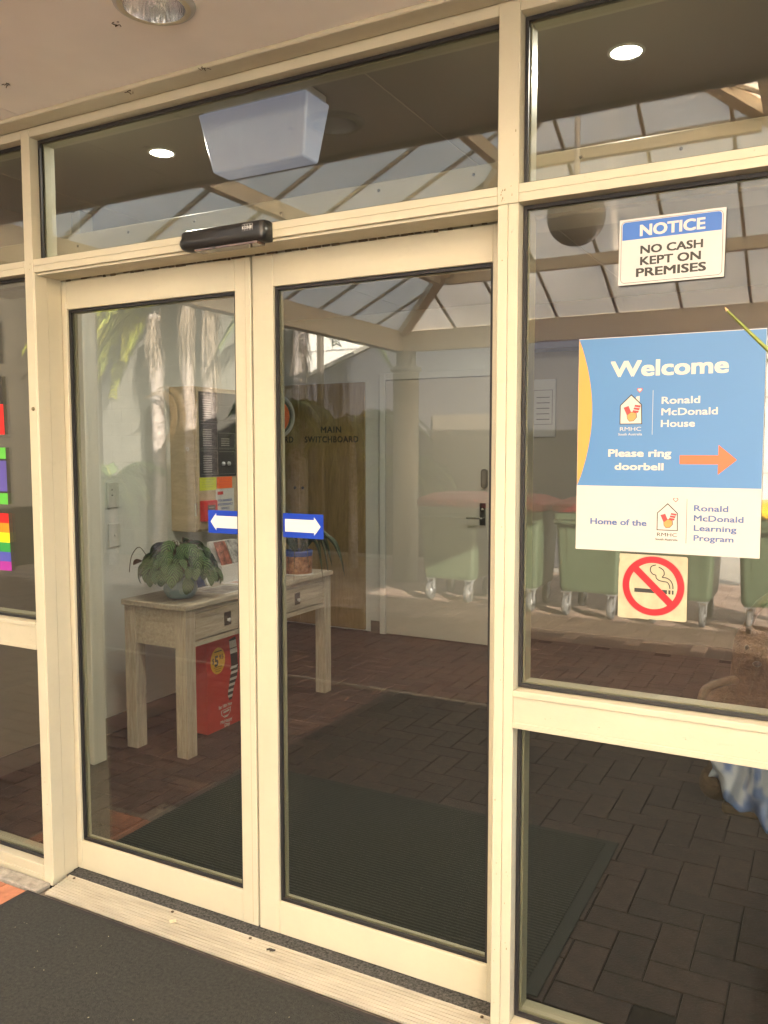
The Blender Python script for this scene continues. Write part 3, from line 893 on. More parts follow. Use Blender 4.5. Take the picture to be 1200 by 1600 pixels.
def logo(parent, cx, zb, s, line, body, body2):
    """house outline with a heart above the chimney and two clasped hands"""
    def q(pts): return [(cx + x * s, zb + z * s) for x, z in pts]
    house = [(-0.50, 0), (0.50, 0), (0.47, 0.90), (0.0, 1.36), (-0.50, 0.88)]
    big = [(-0.545, -0.04), (0.545, -0.04), (0.52, 0.92), (0.0, 1.43), (-0.545, 0.90)]
    flat(q([(0.22, 1.0), (0.40, 0.88), (0.40, 1.34), (0.22, 1.30)]), PL, M['sign_cream'], parent, 'chimney')
    flat(q(big), PL - .0003, M['ink'], parent, 'house_outline')
    flat(q(house), PL - .0006, M['sign_cream'], parent, 'house')
    flat(q([(-0.36, 0.78), (-0.12, 0.86), (0.02, 0.52), (-0.20, 0.42)]), PL - .0009, M['logo_red'], parent, 'left_sleeve')
    for k in range(3):
        z = 0.56 + 0.13 * k; x = 0.10 + .045 * k
        flat(q([(x - .03, z), (x + .24, z - .05), (x + .28, z + .05), (x + .0, z + .09)]), PL - .0009, M['logo_red'], parent, 'sleeve_stripe')
    hand = [(-0.18, 0.40), (0.02, 0.55), (0.24, 0.50), (0.26, 0.30), (0.12, 0.14), (-0.06, 0.12), (-0.16, 0.24)]
    flat(q([(x * 1.12 + .0, (z - .33) * 1.12 + .33) for x, z in hand]), PL - .0009, M['ink'], parent, 'hands_outline')
    flat(q(hand), PL - .0012, M['logo_skin'], parent, 'hands')
    hp = []
    for k in range(28):
        a = 2 * pi * k / 28
        hp.append((0.40 + 0.0085 * 16 * sin(a) ** 3, 1.62 + 0.0085 * (13 * cos(a) - 5 * cos(2 * a) - 2 * cos(3 * a) - cos(4 * a))))
    flat(q(hp), PL - .0003, M['logo_red'], parent, 'heart')
    flat(q([((x - .40) * .7 + .40, (z - 1.62) * .7 + 1.625) for x, z in hp]), PL - .0006, M['sign_cream'], parent, 'heart_inside')
    text('RMHC', body, parent, cx - .52 * s, cx + .50 * s, zb - 0.16 * s, zb - 0.36 * s, PL, bold=-0.004)
    text('South Australia', body, parent, cx - .60 * s, cx + .55 * s, zb - 0.46 * s, zb - 0.58 * s, PL, bold=0.01)


logo(t, -0.4255, 1.6610, 0.049, None, M['sign_cream'], None)
flat([(-0.3756, 1.634), (-0.3746, 1.634), (-0.3746, 1.739), (-0.3756, 1.739)], P0 - .0004, M['sign_cream'], t, 'divider_line')
text('Ronald', M['sign_cream'], t, -0.3550, -0.2690, 1.7235, 1.7065, PL, bold=0.019)
text('McDonald', M['sign_cream'], t, -0.3550, -0.2300, 1.6965, 1.6795, PL, bold=0.019)
text('House', M['sign_cream'], t, -0.3555, -0.2790, 1.6690, 1.6520, PL, bold=0.019)
text('Please ring', M['sign_cream'], t, -0.4780, -0.3300, 1.5995, 1.5815, PL, bold=0.030)
text('doorbell', M['sign_cream'], t, -0.4620, -0.3470, 1.5665, 1.5495, PL, bold=0.030)
flat([(-0.3110, 1.5640), (-0.2262, 1.5640), (-0.2262, 1.5400), (-0.1860, 1.5745), (-0.2262, 1.6090), (-0.2262, 1.5850), (-0.3110, 1.5850)], P0 - .0004, M['arrow_orange'], t, 'arrow')
text('Home of the', M['sign_text_blue'], t, -0.5190, -0.3830, 1.4295, 1.4145, PL, bold=0.026)
logo(t, -0.3352, 1.4075, 0.0445, None, M['ink'], None)
flat([(-0.2924, 1.377), (-0.2916, 1.377), (-0.2916, 1.482), (-0.2924, 1.482)], P0 - .0004, M['ink'], t, 'divider_line')
for s_, xa, xb, zt_, zb_ in (('Ronald', -0.2762, -0.2010, 1.4690, 1.4545), ('McDonald', -0.2760, -0.1680, 1.4455, 1.4310), ('Learning', -0.2755, -0.1820, 1.4220, 1.4080), ('Program', -0.2752, -0.1880, 1.3985, 1.3845)):
    text(s_, M['sign_text_blue'], t, xa, xb, zt_, zb_, PL, bold=0.019)

t = thing('no_smoking_sign', (-0.367, YS, 1.268), 'square beige no smoking sign below the welcome poster', 'sign')
edge = [(-0.4475, 1.1885), (-0.440, 1.1865), (-0.42, 1.1860), (-0.40, 1.1880), (-0.375, 1.1865), (-0.371, 1.1885), (-0.355, 1.1868), (-0.34, 1.1885), (-0.32, 1.1878), (-0.290, 1.1885), (-0.2860, 1.1915),
        (-0.2862, 1.27), (-0.2865, 1.340), (-0.2895, 1.3442), (-0.36, 1.3448), (-0.445, 1.3448), (-0.4462, 1.335), (-0.4446, 1.330), (-0.4455, 1.323), (-0.4470, 1.31), (-0.4466, 1.29), (-0.4474, 1.28)]
flat(edge, YS + .0005, M['beige'], t, 'plate', t=0.0012)
PS = YS - .0008
cx, cz = -0.3648, 1.2695
ring(cx, cz, 0.0, 0.0735, PS - .0001, mat('sign_halo', (0.5, 0.26, 0.18), 0.5), t, 'halo')
ring(cx, cz, 0.0, 0.0720, PS - .0004, M['stop_red'], t, 'red_ring')
ring(cx, cz, 0.0, 0.0562, PS - .0007, M['beige'], t, 'ring_inside')
PK = PS - .0010
for xa, xb in ((-0.4085, -0.3320), (-0.3288, -0.3240), (-0.3208, -0.3170)):
    flat([(xa, 1.2525), (xb, 1.2525), (xb, 1.2622), (xa, 1.2622)], PK, M['ink'], t, 'cigarette')
s1 = smooth_pts([(-0.3255, 1.266), (-0.327, 1.274), (-0.332, 1.281), (-0.341, 1.2825), (-0.351, 1.2845), (-0.3575, 1.290), (-0.359, 1.2965), (-0.366, 1.299), (-0.3715, 1.307), (-0.3695, 1.317), (-0.359, 1.3215)], 6)
s2 = smooth_pts([(-0.3185, 1.266), (-0.3195, 1.276), (-0.325, 1.286), (-0.334, 1.2915), (-0.3435, 1.2925), (-0.3395, 1.299), (-0.3405, 1.308), (-0.346, 1.3135), (-0.3525, 1.3165)], 6)
stroke([(p.x, p.y) for p in s1], 0.0024, PK, M['ink'], t, 'smoke')
stroke([(p.x, p.y) for p in s2], 0.0024, PK, M['ink'], t, 'smoke')
a = radians(-44)
d_ = Vector((cos(a), sin(a))); n_ = Vector((-d_.y, d_.x)) * 0.0085
e_ = 0.0600
flat([(cx - d_.x * e_ + n_.x, cz - d_.y * e_ + n_.y), (cx - d_.x * e_ - n_.x, cz - d_.y * e_ - n_.y), (cx + d_.x * e_ - n_.x, cz + d_.y * e_ - n_.y), (cx + d_.x * e_ + n_.x, cz + d_.y * e_ + n_.y)], PK - .0004, M['stop_red'], t, 'red_bar')

# flag stickers on the left sidelight
fc = {'purple': (0.16, 0.02, 0.34), 'red': (0.72, 0.01, 0.01), 'orange': (0.85, 0.24, 0.01), 'yellow': (0.85, 0.72, 0.01), 'green': (0.03, 0.28, 0.06), 'lgreen': (0.10, 0.46, 0.05),
      'blue': (0.07, 0.08, 0.38), 'magenta': (0.33, 0.03, 0.28), 'black': (0.015, 0.013, 0.01), 'indigo': (0.09, 0.07, 0.32)}
FM = {k: mat('flag_' + k, v, 0.45) for k, v in fc.items()}
xl = -2.96
t = thing('flag_sticker', (-2.82, 0.04, 1.76), 'black and red flag sticker with yellow disc on the left sidelight', 'sticker')
flat([(xl, 1.766), (-2.6895, 1.766), (-2.6920, 1.870), (xl, 1.870)], YS, FM['black'], t, 'black_stripe')
flat([(xl, 1.6545), (-2.6865, 1.6545), (-2.6890, 1.7655), (xl, 1.7655)], YS, FM['red'], t, 'red_stripe')
ring(-2.825, 1.7655, 0, 0.052, YS - .0006, FM['yellow'], t, 'yellow_disc', n=32)
t = thing('flag_sticker', (-2.82, 0.04, 1.52), 'green, blue and green striped flag sticker on the left sidelight', 'sticker')
for (z0, z1, c_, xr) in ((1.5650, 1.6065, 'lgreen', -2.6848), (1.5585, 1.5645, 'black', -2.684), (1.4440, 1.5580, 'indigo', -2.6825), (1.4375, 1.4435, 'black', -2.682), (1.3960, 1.4370, 'lgreen', -2.681)):
    flat([(xl, z0), (xr, z0), (xr - .0006, z1), (xl, z1)], YS, FM[c_], t, c_ .replace('lgreen', 'green').replace('indigo', 'blue') + '_stripe')
ring(-2.825, 1.501, 0.026, 0.031, YS - .0006, M['white_pure'], t, 'white_emblem', n=32)
t = thing('flag_sticker', (-2.82, 0.04, 1.24), 'six colour rainbow flag sticker on the left sidelight', 'sticker')
zs = [1.362, 1.326, 1.290, 1.2535, 1.2175, 1.182, 1.1475]
for k, c_ in enumerate(('red', 'orange', 'yellow', 'green', 'blue', 'magenta')):
    xr = -2.6805 + 0.0016 * k
    flat([(xl, zs[k + 1]), (xr, zs[k + 1]), (xr - .0012, zs[k]), (xl, zs[k])], YS, FM[c_], t, c_ + '_stripe')
t = thing('window_sticker', (-2.82, 0.04, 2.0), 'purple window sticker, topmost on the left sidelight', 'sticker')
flat([(xl, 1.915), (-2.7000, 1.915), (-2.7020, 2.07), (xl, 2.07)], YS, FM['indigo'], t, 'panel')

# leaf blade of a potted plant just outside the frame, in front of the glass
t = thing('strappy_plant', (0.50, -0.32, 0), 'tall plant whose green leaf tip crosses the corner of the welcome poster', 'plant')
M['blade'] = mat('green_blade', (0.17, 0.20, 0.035), 0.4, var=0.25, scale=14, stretch=(1, 1, 3))
M['blade_tip'] = mat('dry_tip', (0.55, 0.36, 0.18), 0.7)
M['pot'] = mat('terracotta_pot', (0.33, 0.15, 0.08), 0.8, var=0.15)
MB().lathe((0.50, -0.32, 0), [(0, 0.003), (0.15, 0.003), (0.20, 0.34), (0.22, 0.35), (0.22, 0.39), (0.19, 0.39), (0.18, 0.33), (0, 0.33)], 28).build('pot', M['pot'], t)


def strap(b, pts, ws, side, mi=0, fold=0.25):
    """grass-like folded leaf with thickness along pts"""
    P = smooth_pts(pts, 5)
    n = len(P); vs = []; fs = []
    for i, p in enumerate(P):
        d = (P[min(i + 1, n - 1)] - P[max(i - 1, 0)]).normalized()
        s = d.cross(Vector(side)).normalized()
        nn = s.cross(d).normalized()
        u = i / (n - 1) * (len(ws) - 1)
        k = min(int(u), len(ws) - 2)
        w = ws[k] * (1 - u + k) + ws[k + 1] * (u - k)
        vs += [p - s * w, p + nn * w * fold, p + s * w, p - nn * 0.0015]
    for i in range(n - 1):
        for k in range(4):
            fs.append((i * 4 + k, i * 4 + (k + 1) % 4, (i + 1) * 4 + (k + 1) % 4, (i + 1) * 4 + k))
    b.add(vs, fs, mi, True)


tip = Vector((-0.181, -0.30, 1.862))
bb = MB()
strap(bb, [(0.48, -0.32, 0.33), (0.44, -0.31, 0.95), (0.27, -0.30, 1.36), (0.05, -0.30, 1.62), (-0.09, -0.30, 1.765), tip], [0.010, 0.012, 0.010, 0.0065, 0.0042, 0.0022], (0, 1, 0))
bb.build('leaf', M['blade'], t)
MB().tube([tip, tip + Vector((-0.004, 0, 0.006))], [0.0032, 0.001], n=6).build('leaf_tip', M['blade_tip'], t)
for k in range(7):
    a = -0.9 + k * 0.33
    bb = MB()
    strap(bb, [(0.50, -0.32, 0.33), (0.52 + 0.15 * cos(a), -0.32 + .12 * sin(a), 0.9), (0.55 + 0.42 * cos(a), -0.32 + .3 * sin(a), 1.3), (0.58 + .7 * cos(a), -0.32 + .5 * sin(a), 1.25)], [0.016, 0.022, 0.014, 0.003], (-sin(a), cos(a), 0))
    bb.build('leaf', M['blade'], t)

# ================================================================== lobby: things seen through the glass
# pilaster / architrave at the near end of the left wall
b = MB()
b.box(-3.539, -3.27, 0.93, 1.02, 0.0, 2.749, ch=0.004)
b.box(-3.269, -3.235, 0.915, 1.0, 0.0, 2.749, ch=0.004)
b.box(-3.45, -3.30, 0.918, 0.9295, 0.0, 2.749, ch=0.003)
struct(b.build('door_casing', M['int_white']))


def switch(y0, y1, z0, z1, label, nm, dots):
    t = thing(nm, (-3.54, (y0 + y1) / 2, (z0 + z1) / 2), label, 'switch')
    MB().box(-3.5395, -3.529, y0, y1, z0, z1, ch=0.003).build('plate', M['int_white'], t)
    for (dy, dz, r) in dots:
        MB().lathe((-3.529, (y0 + y1) / 2 + dy, (z0 + z1) / 2 + dz), [(r, 0), (r, 0.004), (0, 0.005)], 12, axis='X').build('button', M['int_white'] if r > .004 else M['black_matt'], t)


switch(1.328, 1.415, 1.272, 1.415, 'upper white wall plate with two small dark holes beside the door casing', 'wall_plate', [(-0.01, 0.03, 0.003), (-0.01, 0.0, 0.003)])
switch(1.333, 1.420, 1.052, 1.185, 'lower white push button plate beside the door casing', 'door_switch', [(0, 0.0, 0.008)])

# fire panel cabinet on the left wall
t = thing('fire_panel_cabinet', (-3.44, 2.13, 1.53), 'pale plywood cabinet with black fire indicator panel on the left wall', 'cabinet')
MB().box(-3.5395, -3.352, 1.845, 2.50, 1.10, 1.975, ch=0.003).build('carcass', M['ply'], t)
MB().box(-3.350, -3.332, 1.850, 2.30, 1.115, 1.970, ch=0.003).build('door', M['ply'], t)
MB().box(-3.3315, -3.3285, 1.870, 2.215, 1.432, 1.945).build('black_panel', M['black'], t)
M['panel_line'] = mat('panel_print', (0.26, 0.25, 0.23), 0.5)
for (ya, yb, za, zb) in ((1.880, 2.035, 1.445, 1.59), (1.880, 2.035, 1.605, 1.755), (1.880, 2.035, 1.77, 1.93), (2.05, 2.205, 1.605, 1.70), (2.05, 2.205, 1.445, 1.585)):
    bb = MB()
    bb.box(-3.3284, -3.3280, ya, yb, zb - .002, zb).box(-3.3284, -3.3280, yb - .002, yb, za, zb).box(-3.3284, -3.3280, ya, yb, za, za + .002)
    bb.build('panel_module', M['panel_line'], t)
    if yb < 2.04 or za > 1.6:
        for k in range(int((zb - za - .03) / 0.0135)):
            z = za + .015 + k * .0135
            bb = MB().box(-3.3284, -3.3278, ya + .02, ya + .10, z, z + .0065)
            bb.build('label_strip', M['panel_line'], t)
for dy in (0.0, 0.055):
    MB().lathe((-3.3283, 2.085 + dy, 1.51), [(0.013, 0), (0.012, 0.010), (0, 0.012)], 14, axis='X').build('key_switch', M['zinc'], t)
MB().lathe((-3.333, 2.262, 1.40), [(0.010, 0), (0.010, 0.012), (0, 0.014)], 14, axis='X').build('lock', M['black_matt'], t)
MB().tube([(-3.342, 1.842, 1.20), (-3.342, 1.842, 1.275)], 0.008, n=10).build('hinge', M['chrome'], t)
MB().lathe((-3.40, 1.8445, 1.60), [(0.011, 0), (0.011, -0.002), (0.008, -0.002), (0.008, 0)], 14, axis='Y').build('side_cap', M['zinc'], t)
M['note_yellow'] = mat('note_yellow', (0.55, 0.62, 0.02), 0.6)
M['note_orange'] = mat('note_orange', (0.85, 0.13, 0.01), 0.6)
M['note_ink'] = mat('note_ink', (0.20, 0.20, 0.12), 0.6)
M['note_blue'] = mat('note_blue_ink', (0.05, 0.10, 0.35), 0.6)


def note(nm, ya, yb, za, zb, mt, lab, lines, ink):
    t = thing(nm, (-3.331, (ya + yb) / 2, (za + zb) / 2), lab, 'note')
    MB().box(-3.3314, -3.3302, ya, yb, za, zb).build('sheet', mt, t)
    bb = MB()
    for k in range(lines):
        z = zb - 0.012 - k * (zb - za - .02) / lines
        bb.box(-3.3301, -3.3299, ya + .02, yb - .02 - .015 * (k % 2), z - .0018, z)
    bb.build('printed_lines', ink, t)
    return t


note('yellow_note', 1.866, 2.020, 1.350, 1.428, M['note_yellow'], 'yellow note below the black fire panel', 4, M['note_ink'])
note('orange_note', 2.026, 2.175, 1.357, 1.428, M['note_orange'], 'orange note below the black fire panel', 3, M['logo_red'])
w_ = note('white_notice', 2.013, 2.192, 1.160, 1.353, M['paper'], 'white service notice under the orange note', 0, M['note_blue']) if False else None
t = thing('white_notice', (-3.331, 2.10, 1.26), 'white service notice with blue printing under the orange note', 'notice')
MB().box(-3.3314, -3.3302, 2.015, 2.192, 1.150, 1.353).build('sheet', M['paper'], t)
text('FOR BUSINESS', M['note_blue'], t, 2.035, 2.170, 1.289, 1.275, -3.3300, bold=0.02, mode='side')
text('AND EMERGENCY', M['note_blue'], t, 2.030, 2.180, 1.264, 1.250, -3.3300, bold=0.02, mode='side')
text('SERVICE', M['note_blue'], t, 2.065, 2.145, 1.239, 1.225, -3.3300, bold=0.02, mode='side')
text('CALL THE NUMBER', M['note_blue'], t, 2.035, 2.170, 1.214, 1.200, -3.3300, bold=0.02, mode='side') if False else None
MB().box(-3.3301, -3.3298, 2.03, 2.085, 1.318, 1.338).build('emblem', M['logo_red'], t)
t = thing('fire_call_point', (-3.325, 1.925, 1.23), 'small red manual call point box on the cabinet door', 'call point')
MB().box(-3.3315, -3.295, 1.863, 1.990, 1.165, 1.290, ch=0.004).build('case', mat('call_point_red', (0.55, 0.02, 0.015), 0.35), t)
MB().box(-3.2948, -3.2935, 1.895, 1.965, 1.195, 1.262).build('window', mat('call_point_grey', (0.10, 0.07, 0.06), 0.3), t)
for k in range(3): MB().box(-3.2934, -3.2931, 1.905, 1.955, 1.245 - .018 * k, 1.251 - .018 * k).build('label_strip', M['panel_line'], t)
# dark folders behind the cabinet
t = thing('brochure_rack', (-3.5, 2.62, 1.3), 'dark purple wall rack just beyond the plywood cabinet', 'rack')
MB().box(-3.539, -3.47, 2.52, 2.74, 1.08, 1.42, ch=0.003).build('case', mat('rack_purple', (0.05, 0.04, 0.11), 0.5), t)
MB().box(-3.469, -3.463, 2.54, 2.72, 1.10, 1.33).build('brochure', M['paper'], t)
MB().box(-3.539, -3.50, 2.56, 2.62, 1.50, 2.30, ch=0.003).build('conduit', M['int_white'], t)

# ------------------------------------------------------------------ console table
t = thing('console_table', (-3.075, 1.9, 0), 'limewashed wooden console table with two drawers against the left wall', 'table')
tx0, tx1, ty0, ty1 = -3.290, -2.865, 1.195, 2.600
MB().box(tx0 - .012, tx1 + .012, ty0 - .012, ty1 + .012, 0.775, 0.805, ch=0.004).build('table_top', M['table'], t)
for (xa, ya) in ((tx0, ty0), (tx1 - .075, ty0), (tx0, ty1 - .075), (tx1 - .075, ty1 - .075)):
    MB().box(xa, xa + .075, ya, ya + .075, 0.0, 0.774, ch=0.003).build('leg', M['table_v'], t)
MB().box(tx0 + .076, tx1 - .076, ty0 + .010, ty0 + .030, 0.575, 0.774).build('side_panel', M['table'], t)
MB().box(tx0 + .076, tx1 - .076, ty1 - .030, ty1 - .010, 0.575, 0.774).build('side_panel', M['table'], t)
for z in (0.62, 0.715):
    MB().box(tx0 + .077, tx1 - .077, ty0 + .006, ty0 + .0097, z, z + .012).build('side_moulding', M['table'], t)
MB().box(tx0 + .010, tx0 + .03, ty0 + .076, ty1 - .076, 0.575, 0.774).build('back_panel', M['table'], t)
bb = MB()
bb.box(tx1 - .030, tx1 - .008, ty0 + .076, ty1 - .076, 0.575, 0.602)
bb.box(tx1 - .030, tx1 - .008, ty0 + .076, ty1 - .076, 0.752, 0.774)
bb.box(tx1 - .030, tx1 - .008, 1.845, 1.945, 0.6025, 0.7515)
bb.build('front_frame', M['table'], t)
for ya, yb in ((ty0 + .082, 1.838), (1.952, ty1 - .082)):
    MB().box(tx1 - .034, tx1 - .006, ya, yb, 0.607, 0.747, ch=0.003).build('drawer', M['table'], t)
    yc = (ya + yb) / 2 - 0.02
    MB().box(tx1 - .0059, tx1 - .002, yc - .028, yc + .028, 0.642, 0.715, ch=0.001).build('escutcheon', mat('dark_bronze', (0.10, 0.085, 0.07), 0.45, metal=0.5), t)
    MB().lathe((tx1 - .002, yc, 0.672), [(0.008, 0), (0.008, 0.006), (0.012, 0.012), (0.0, 0.016)], 12, axis='X').build('drawer_knob', M['zinc'], t)

# patterned pot with a striped prayer plant
pc = Vector((-3.055, 1.375, 0.806))
t = thing('prayer_plant', tuple(pc), 'bushy prayer plant with striped leaves in a blue grey pot on the console table', 'plant')
M['pot_blue'] = mat('pot_blue', (0.20, 0.31, 0.35), 0.4, var=0.08, scale=10)
M['pot_motif'] = mat('pot_motif', (0.42, 0.50, 0.50), 0.5)
MB().lathe(pc, [(0, 0.0), (0.062, 0.0), (0.070, 0.006), (0.088, 0.035), (0.090, 0.055), (0.080, 0.095), (0.068, 0.125), (0.072, 0.135), (0.062, 0.135), (0.06, 0.11), (0, 0.11)], 36).build('pot', M['pot_blue'], t)


def potring(az, z, r0, r1):
    bb = MB(); vs = []; fs = []; n = 20
    for k in range(n):
        for r in (r0, r1):
            aa = 2 * pi * k / n
            dz = r * sin(aa); da = r * cos(aa) / 0.09
            zz = z + dz
            R = 0.0915 - abs(zz - 0.05) ** 1.4 * 1.1
            vs.append((pc.x + R * cos(az + da), pc.y + R * sin(az + da), pc.z + zz))
    for k in range(n):
        k2 = (k + 1) % n
        fs.append((2 * k, 2 * k + 1, 2 * k2 + 1, 2 * k2))
    bb.add(vs, fs); bb.build('pot_motif', M['pot_motif'], t, recalc=False)


for az, z in ((-0.75, 0.045), (-0.25, 0.068), (0.3, 0.042), (-1.25, 0.072), (-1.7, 0.045), (-0.5, 0.092)):
    potring(az, z, 0.000, 0.004); potring(az, z, 0.008, 0.010); potring(az, z, 0.014, 0.016)


def leaf_mat():
    mt = bpy.data.materials.new('striped_leaf'); mt.use_nodes = True
    nt = mt.node_tree; b = nt.nodes['Principled BSDF']
    b.inputs['Roughness'].default_value = 0.6
    b.inputs['Specular IOR Level'].default_value = 0.25
    uv = nt.nodes.new('ShaderNodeUVMap')
    sx = nt.nodes.new('ShaderNodeSeparateXYZ'); nt.links.new(uv.outputs[0], sx.inputs[0])
    ab = nt.nodes.new('ShaderNodeMath'); ab.operation = 'ABSOLUTE'; nt.links.new(sx.outputs['Y'], ab.inputs[0])
    m1 = nt.nodes.new('ShaderNodeMath'); m1.operation = 'MULTIPLY_ADD'; m1.inputs[1].default_value = -0.42
    nt.links.new(ab.outputs[0], m1.inputs[0]); nt.links.new(sx.outputs['X'], m1.inputs[2])
    m2 = nt.nodes.new('ShaderNodeMath'); m2.operation = 'MULTIPLY'; m2.inputs[1].default_value = 36
    nt.links.new(m1.outputs[0], m2.inputs[0])
    s = nt.nodes.new('ShaderNodeMath'); s.operation = 'SINE'; nt.links.new(m2.outputs[0], s.inputs[0])
    cr = nt.nodes.new('ShaderNodeValToRGB')
    e = cr.color_ramp.elements
    e[0].position = 0.42; e[0].color = (0.007, 0.014, 0.006, 1)
    e[1].position = 0.62; e[1].color = (0.12, 0.20, 0.075, 1)
    mr = nt.nodes.new('ShaderNodeMapRange'); mr.inputs[1].default_value = -1; nt.links.new(s.outputs[0], mr.inputs[0])
    nt.links.new(mr.outputs[0], cr.inputs[0])
    nt.links.new(cr.outputs[0], b.inputs['Base Color'])
    return mt


M['leaf_striped'] = leaf_mat()


def leaf_mesh(name, L, Wd, droop, mt, nu=12, nv=6, cup=0.15):
    """leaf starting at origin, along +x, bending down"""
    vs, fs, uvs = [], [], []
    for i in range(nu + 1):
        u = i / nu
        w = Wd * (max(0, sin(pi * min(1, u * 0.94 + 0.05))) ** 0.75)
        ang = droop * u
        if droop > 1e-3:
            cxp = L * sin(ang) / droop; czp = -L * (1 - cos(ang)) / droop
        else:
            cxp, czp = L * u, 0
        for j in range(nv + 1):
            v = -1 + 2 * j / nv
            vs.append((cxp, v * w, czp + cup * abs(v) * w - 0.05 * w * cos(v * 9) * 0.2)); uvs.append((u, v))
    for i in range(nu):
        for j in range(nv):
            a = i * (nv + 1) + j
            fs.append((a, a + nv + 1, a + nv + 2, a + 1))
    me = bpy.data.meshes.new(name); me.from_pydata(vs, [], fs)
    ul = me.uv_layers.new(name='UVMap')
    for lp in me.loops: ul.data[lp.index].uv = uvs[lp.vertex_index]
    for p in me.polygons: p.use_smooth = True
    me.materials.append(mt)
    return me


lms = [leaf_mesh('leaf', 0.15, 0.045, 1.1, M['leaf_striped']), leaf_mesh('leaf', 0.13, 0.040, 0.7, M['leaf_striped']), leaf_mesh('leaf', 0.16, 0.048, 1.6, M['leaf_striped'])]
rl = random.Random(11)
stem = MB()
for k in range(150):
    az = k * 2.39996 + rl.uniform(-.2, .2)
    f = (k + .5) / 150
    rr = 0.03 + 0.145 * math.sqrt(f)
    zz = 0.30 - 0.135 * f + rl.uniform(-.035, .02)
    p = Vector((rr * cos(az), rr * sin(az) * 1.15, zz))
    o = bpy.data.objects.new('leaf', lms[k % 3])
    C.objects.link(o); o.parent = t
    o.location = p
    pitch_ = rl.uniform(0.0, 0.4) + 0.5 * f
    o.rotation_euler = (rl.uniform(-.4, .4), pitch_, az + rl.uniform(-.5, .5))
    s = rl.uniform(0.52, 0.74)
    o.scale = (s, s, s)
    stem.tube(smooth_pts([pc + Vector((0.02 * cos(az), 0.02 * sin(az), 0.10)), pc + Vector((p.x * .6, p.y * .6, p.z * .95)), pc + p], 3), 0.0022, n=5)
stem.build('stems', mat('plant_stem', (0.10, 0.05, 0.03), 0.6), t)
cs = MB()
cs.tube(smooth_pts([pc + Vector((-0.10, -0.12, 0.20)), pc + Vector((-0.19, -0.10, 0.27)), pc + Vector((-0.25, -0.10, 0.22)), pc + Vector((-0.27, -0.10, 0.13))], 6), 0.0022, n=5)
cs.build('curled_stem', mat('dry_leaf_stem', (0.09, 0.05, 0.03), 0.7), t)
o = bpy.data.objects.new('leaf', leaf_mesh('leaf', 0.08, 0.022, 1.2, mat('brown_leaf', (0.16, 0.06, 0.035), 0.7)))
C.objects.link(o); o.parent = t; o.location = (-0.15, -0.12, 0.20); o.rotation_euler = (0.4, -0.2, 2.9)
o['label'] = 'withered brown leaf'

# second plant in a printed pot
pd_ = Vector((-2.955, 2.36, 0.806))
t = thing('spider_plant', tuple(pd_), 'drooping green plant in a red and blue pot at the far table end', 'plant')
M['pot_print'] = mat('pot_print', (0.40, 0.05, 0.03), 0.4, var=0.8, scale=26, col2=(0.60, 0.30, 0.16))
MB().lathe(pd_, [(0, 0), (0.082, 0), (0.084, 0.004), (0.088, 0.12)], 30).build('pot_body', M['pot_print'], t)
MB().lathe(pd_, [(0.088, 0.1205), (0.090, 0.15), (0.086, 0.155), (0.08, 0.15), (0.078, 0.12), (0, 0.12)], 30).build('pot_rim', mat('pot_rim_blue', (0.03, 0.07, 0.30), 0.4), t)
MB().lathe(pd_, [(0.086, 0.0005), (0.093, 0.001), (0.094, 0.008), (0.0865, 0.010)], 30).build('saucer', M['paper'], t)
M['plant_dark'] = mat('dark_leaf_green', (0.035, 0.055, 0.02), 0.45, var=0.3, scale=20)
for k in range(24):
    az = k * 2.4 + rl.uniform(-.3, .3)
    L_ = rl.uniform(0.16, 0.32); h = rl.uniform(0.08, 0.26)
    ca, sa = cos(az), sin(az)
    bb = MB()
    strap(bb, [pd_ + Vector((0.02 * ca, 0.02 * sa, 0.13)), pd_ + Vector((L_ * .4 * ca, L_ * .4 * sa, 0.13 + h)), pd_ + Vector((L_ * .8 * ca, L_ * .8 * sa, 0.13 + h * .6)), pd_ + Vector((L_ * ca, L_ * sa, 0.13 + h * .6 - rl.uniform(.08, .22)))], [0.006, 0.014, 0.013, 0.001], (-sa, ca, 0))
    bb.build('leaf', M['plant_dark'], t)

# papers, brochure stands
def item_box(nm, lab, cat_, parts, loc, group=None):
    t = thing(nm, loc, lab, cat_, group)
    for (pn, args, mt_, kw) in parts:
        MB().box(*args, **kw).build(pn, mt_, t)
    return t


M['photo'] = mat('photo_print', (0.20, 0.17, 0.15), 0.4, var=0.7, scale=9, col2=(0.45, 0.42, 0.38))
t = thing('framed_sheet', (-3.0, 1.66, 0.81), 'flat laminated sheet with a white border near the plant pot', 'sheet')
MB().box(-3.10, -2.90, 1.56, 1.80, 0.8055, 0.8085).build('sheet', M['paper'], t)
MB().box(-3.085, -2.915, 1.575, 1.785, 0.8086, 0.8090).build('picture', M['photo'], t)
t = thing('paper_pile', (-3.1, 2.0, 0.81), 'loose pink and white papers lying in the middle of the table', 'papers')
for k, (c_, dx) in enumerate((((0.72, 0.70, 0.68), 0), ((0.65, 0.42, 0.38), .03), ((0.70, 0.70, 0.72), -.02))):
    MB().box(-3.16 + dx, -2.95 + dx, 1.84 + .05 * k, 2.13 + .03 * k, 0.8056 + .0012 * k, 0.8066 + .0012 * k).build('sheet', mat('sheet_tint', c_, 0.6), t)
t = thing('card_holder', (-3.17, 1.66, 0.81), 'small blue card standing in a clear holder behind the prayer plant', 'card holder')
MB().prism([(0, 0), (0.004, 0), (0.05, 0.085), (0.046, 0.085)], (-3.16, 1.57, 0.806), X * -1, Z, Y, 0.14).build('card', mat('card_blue', (0.04, 0.10, 0.34), 0.4), t)
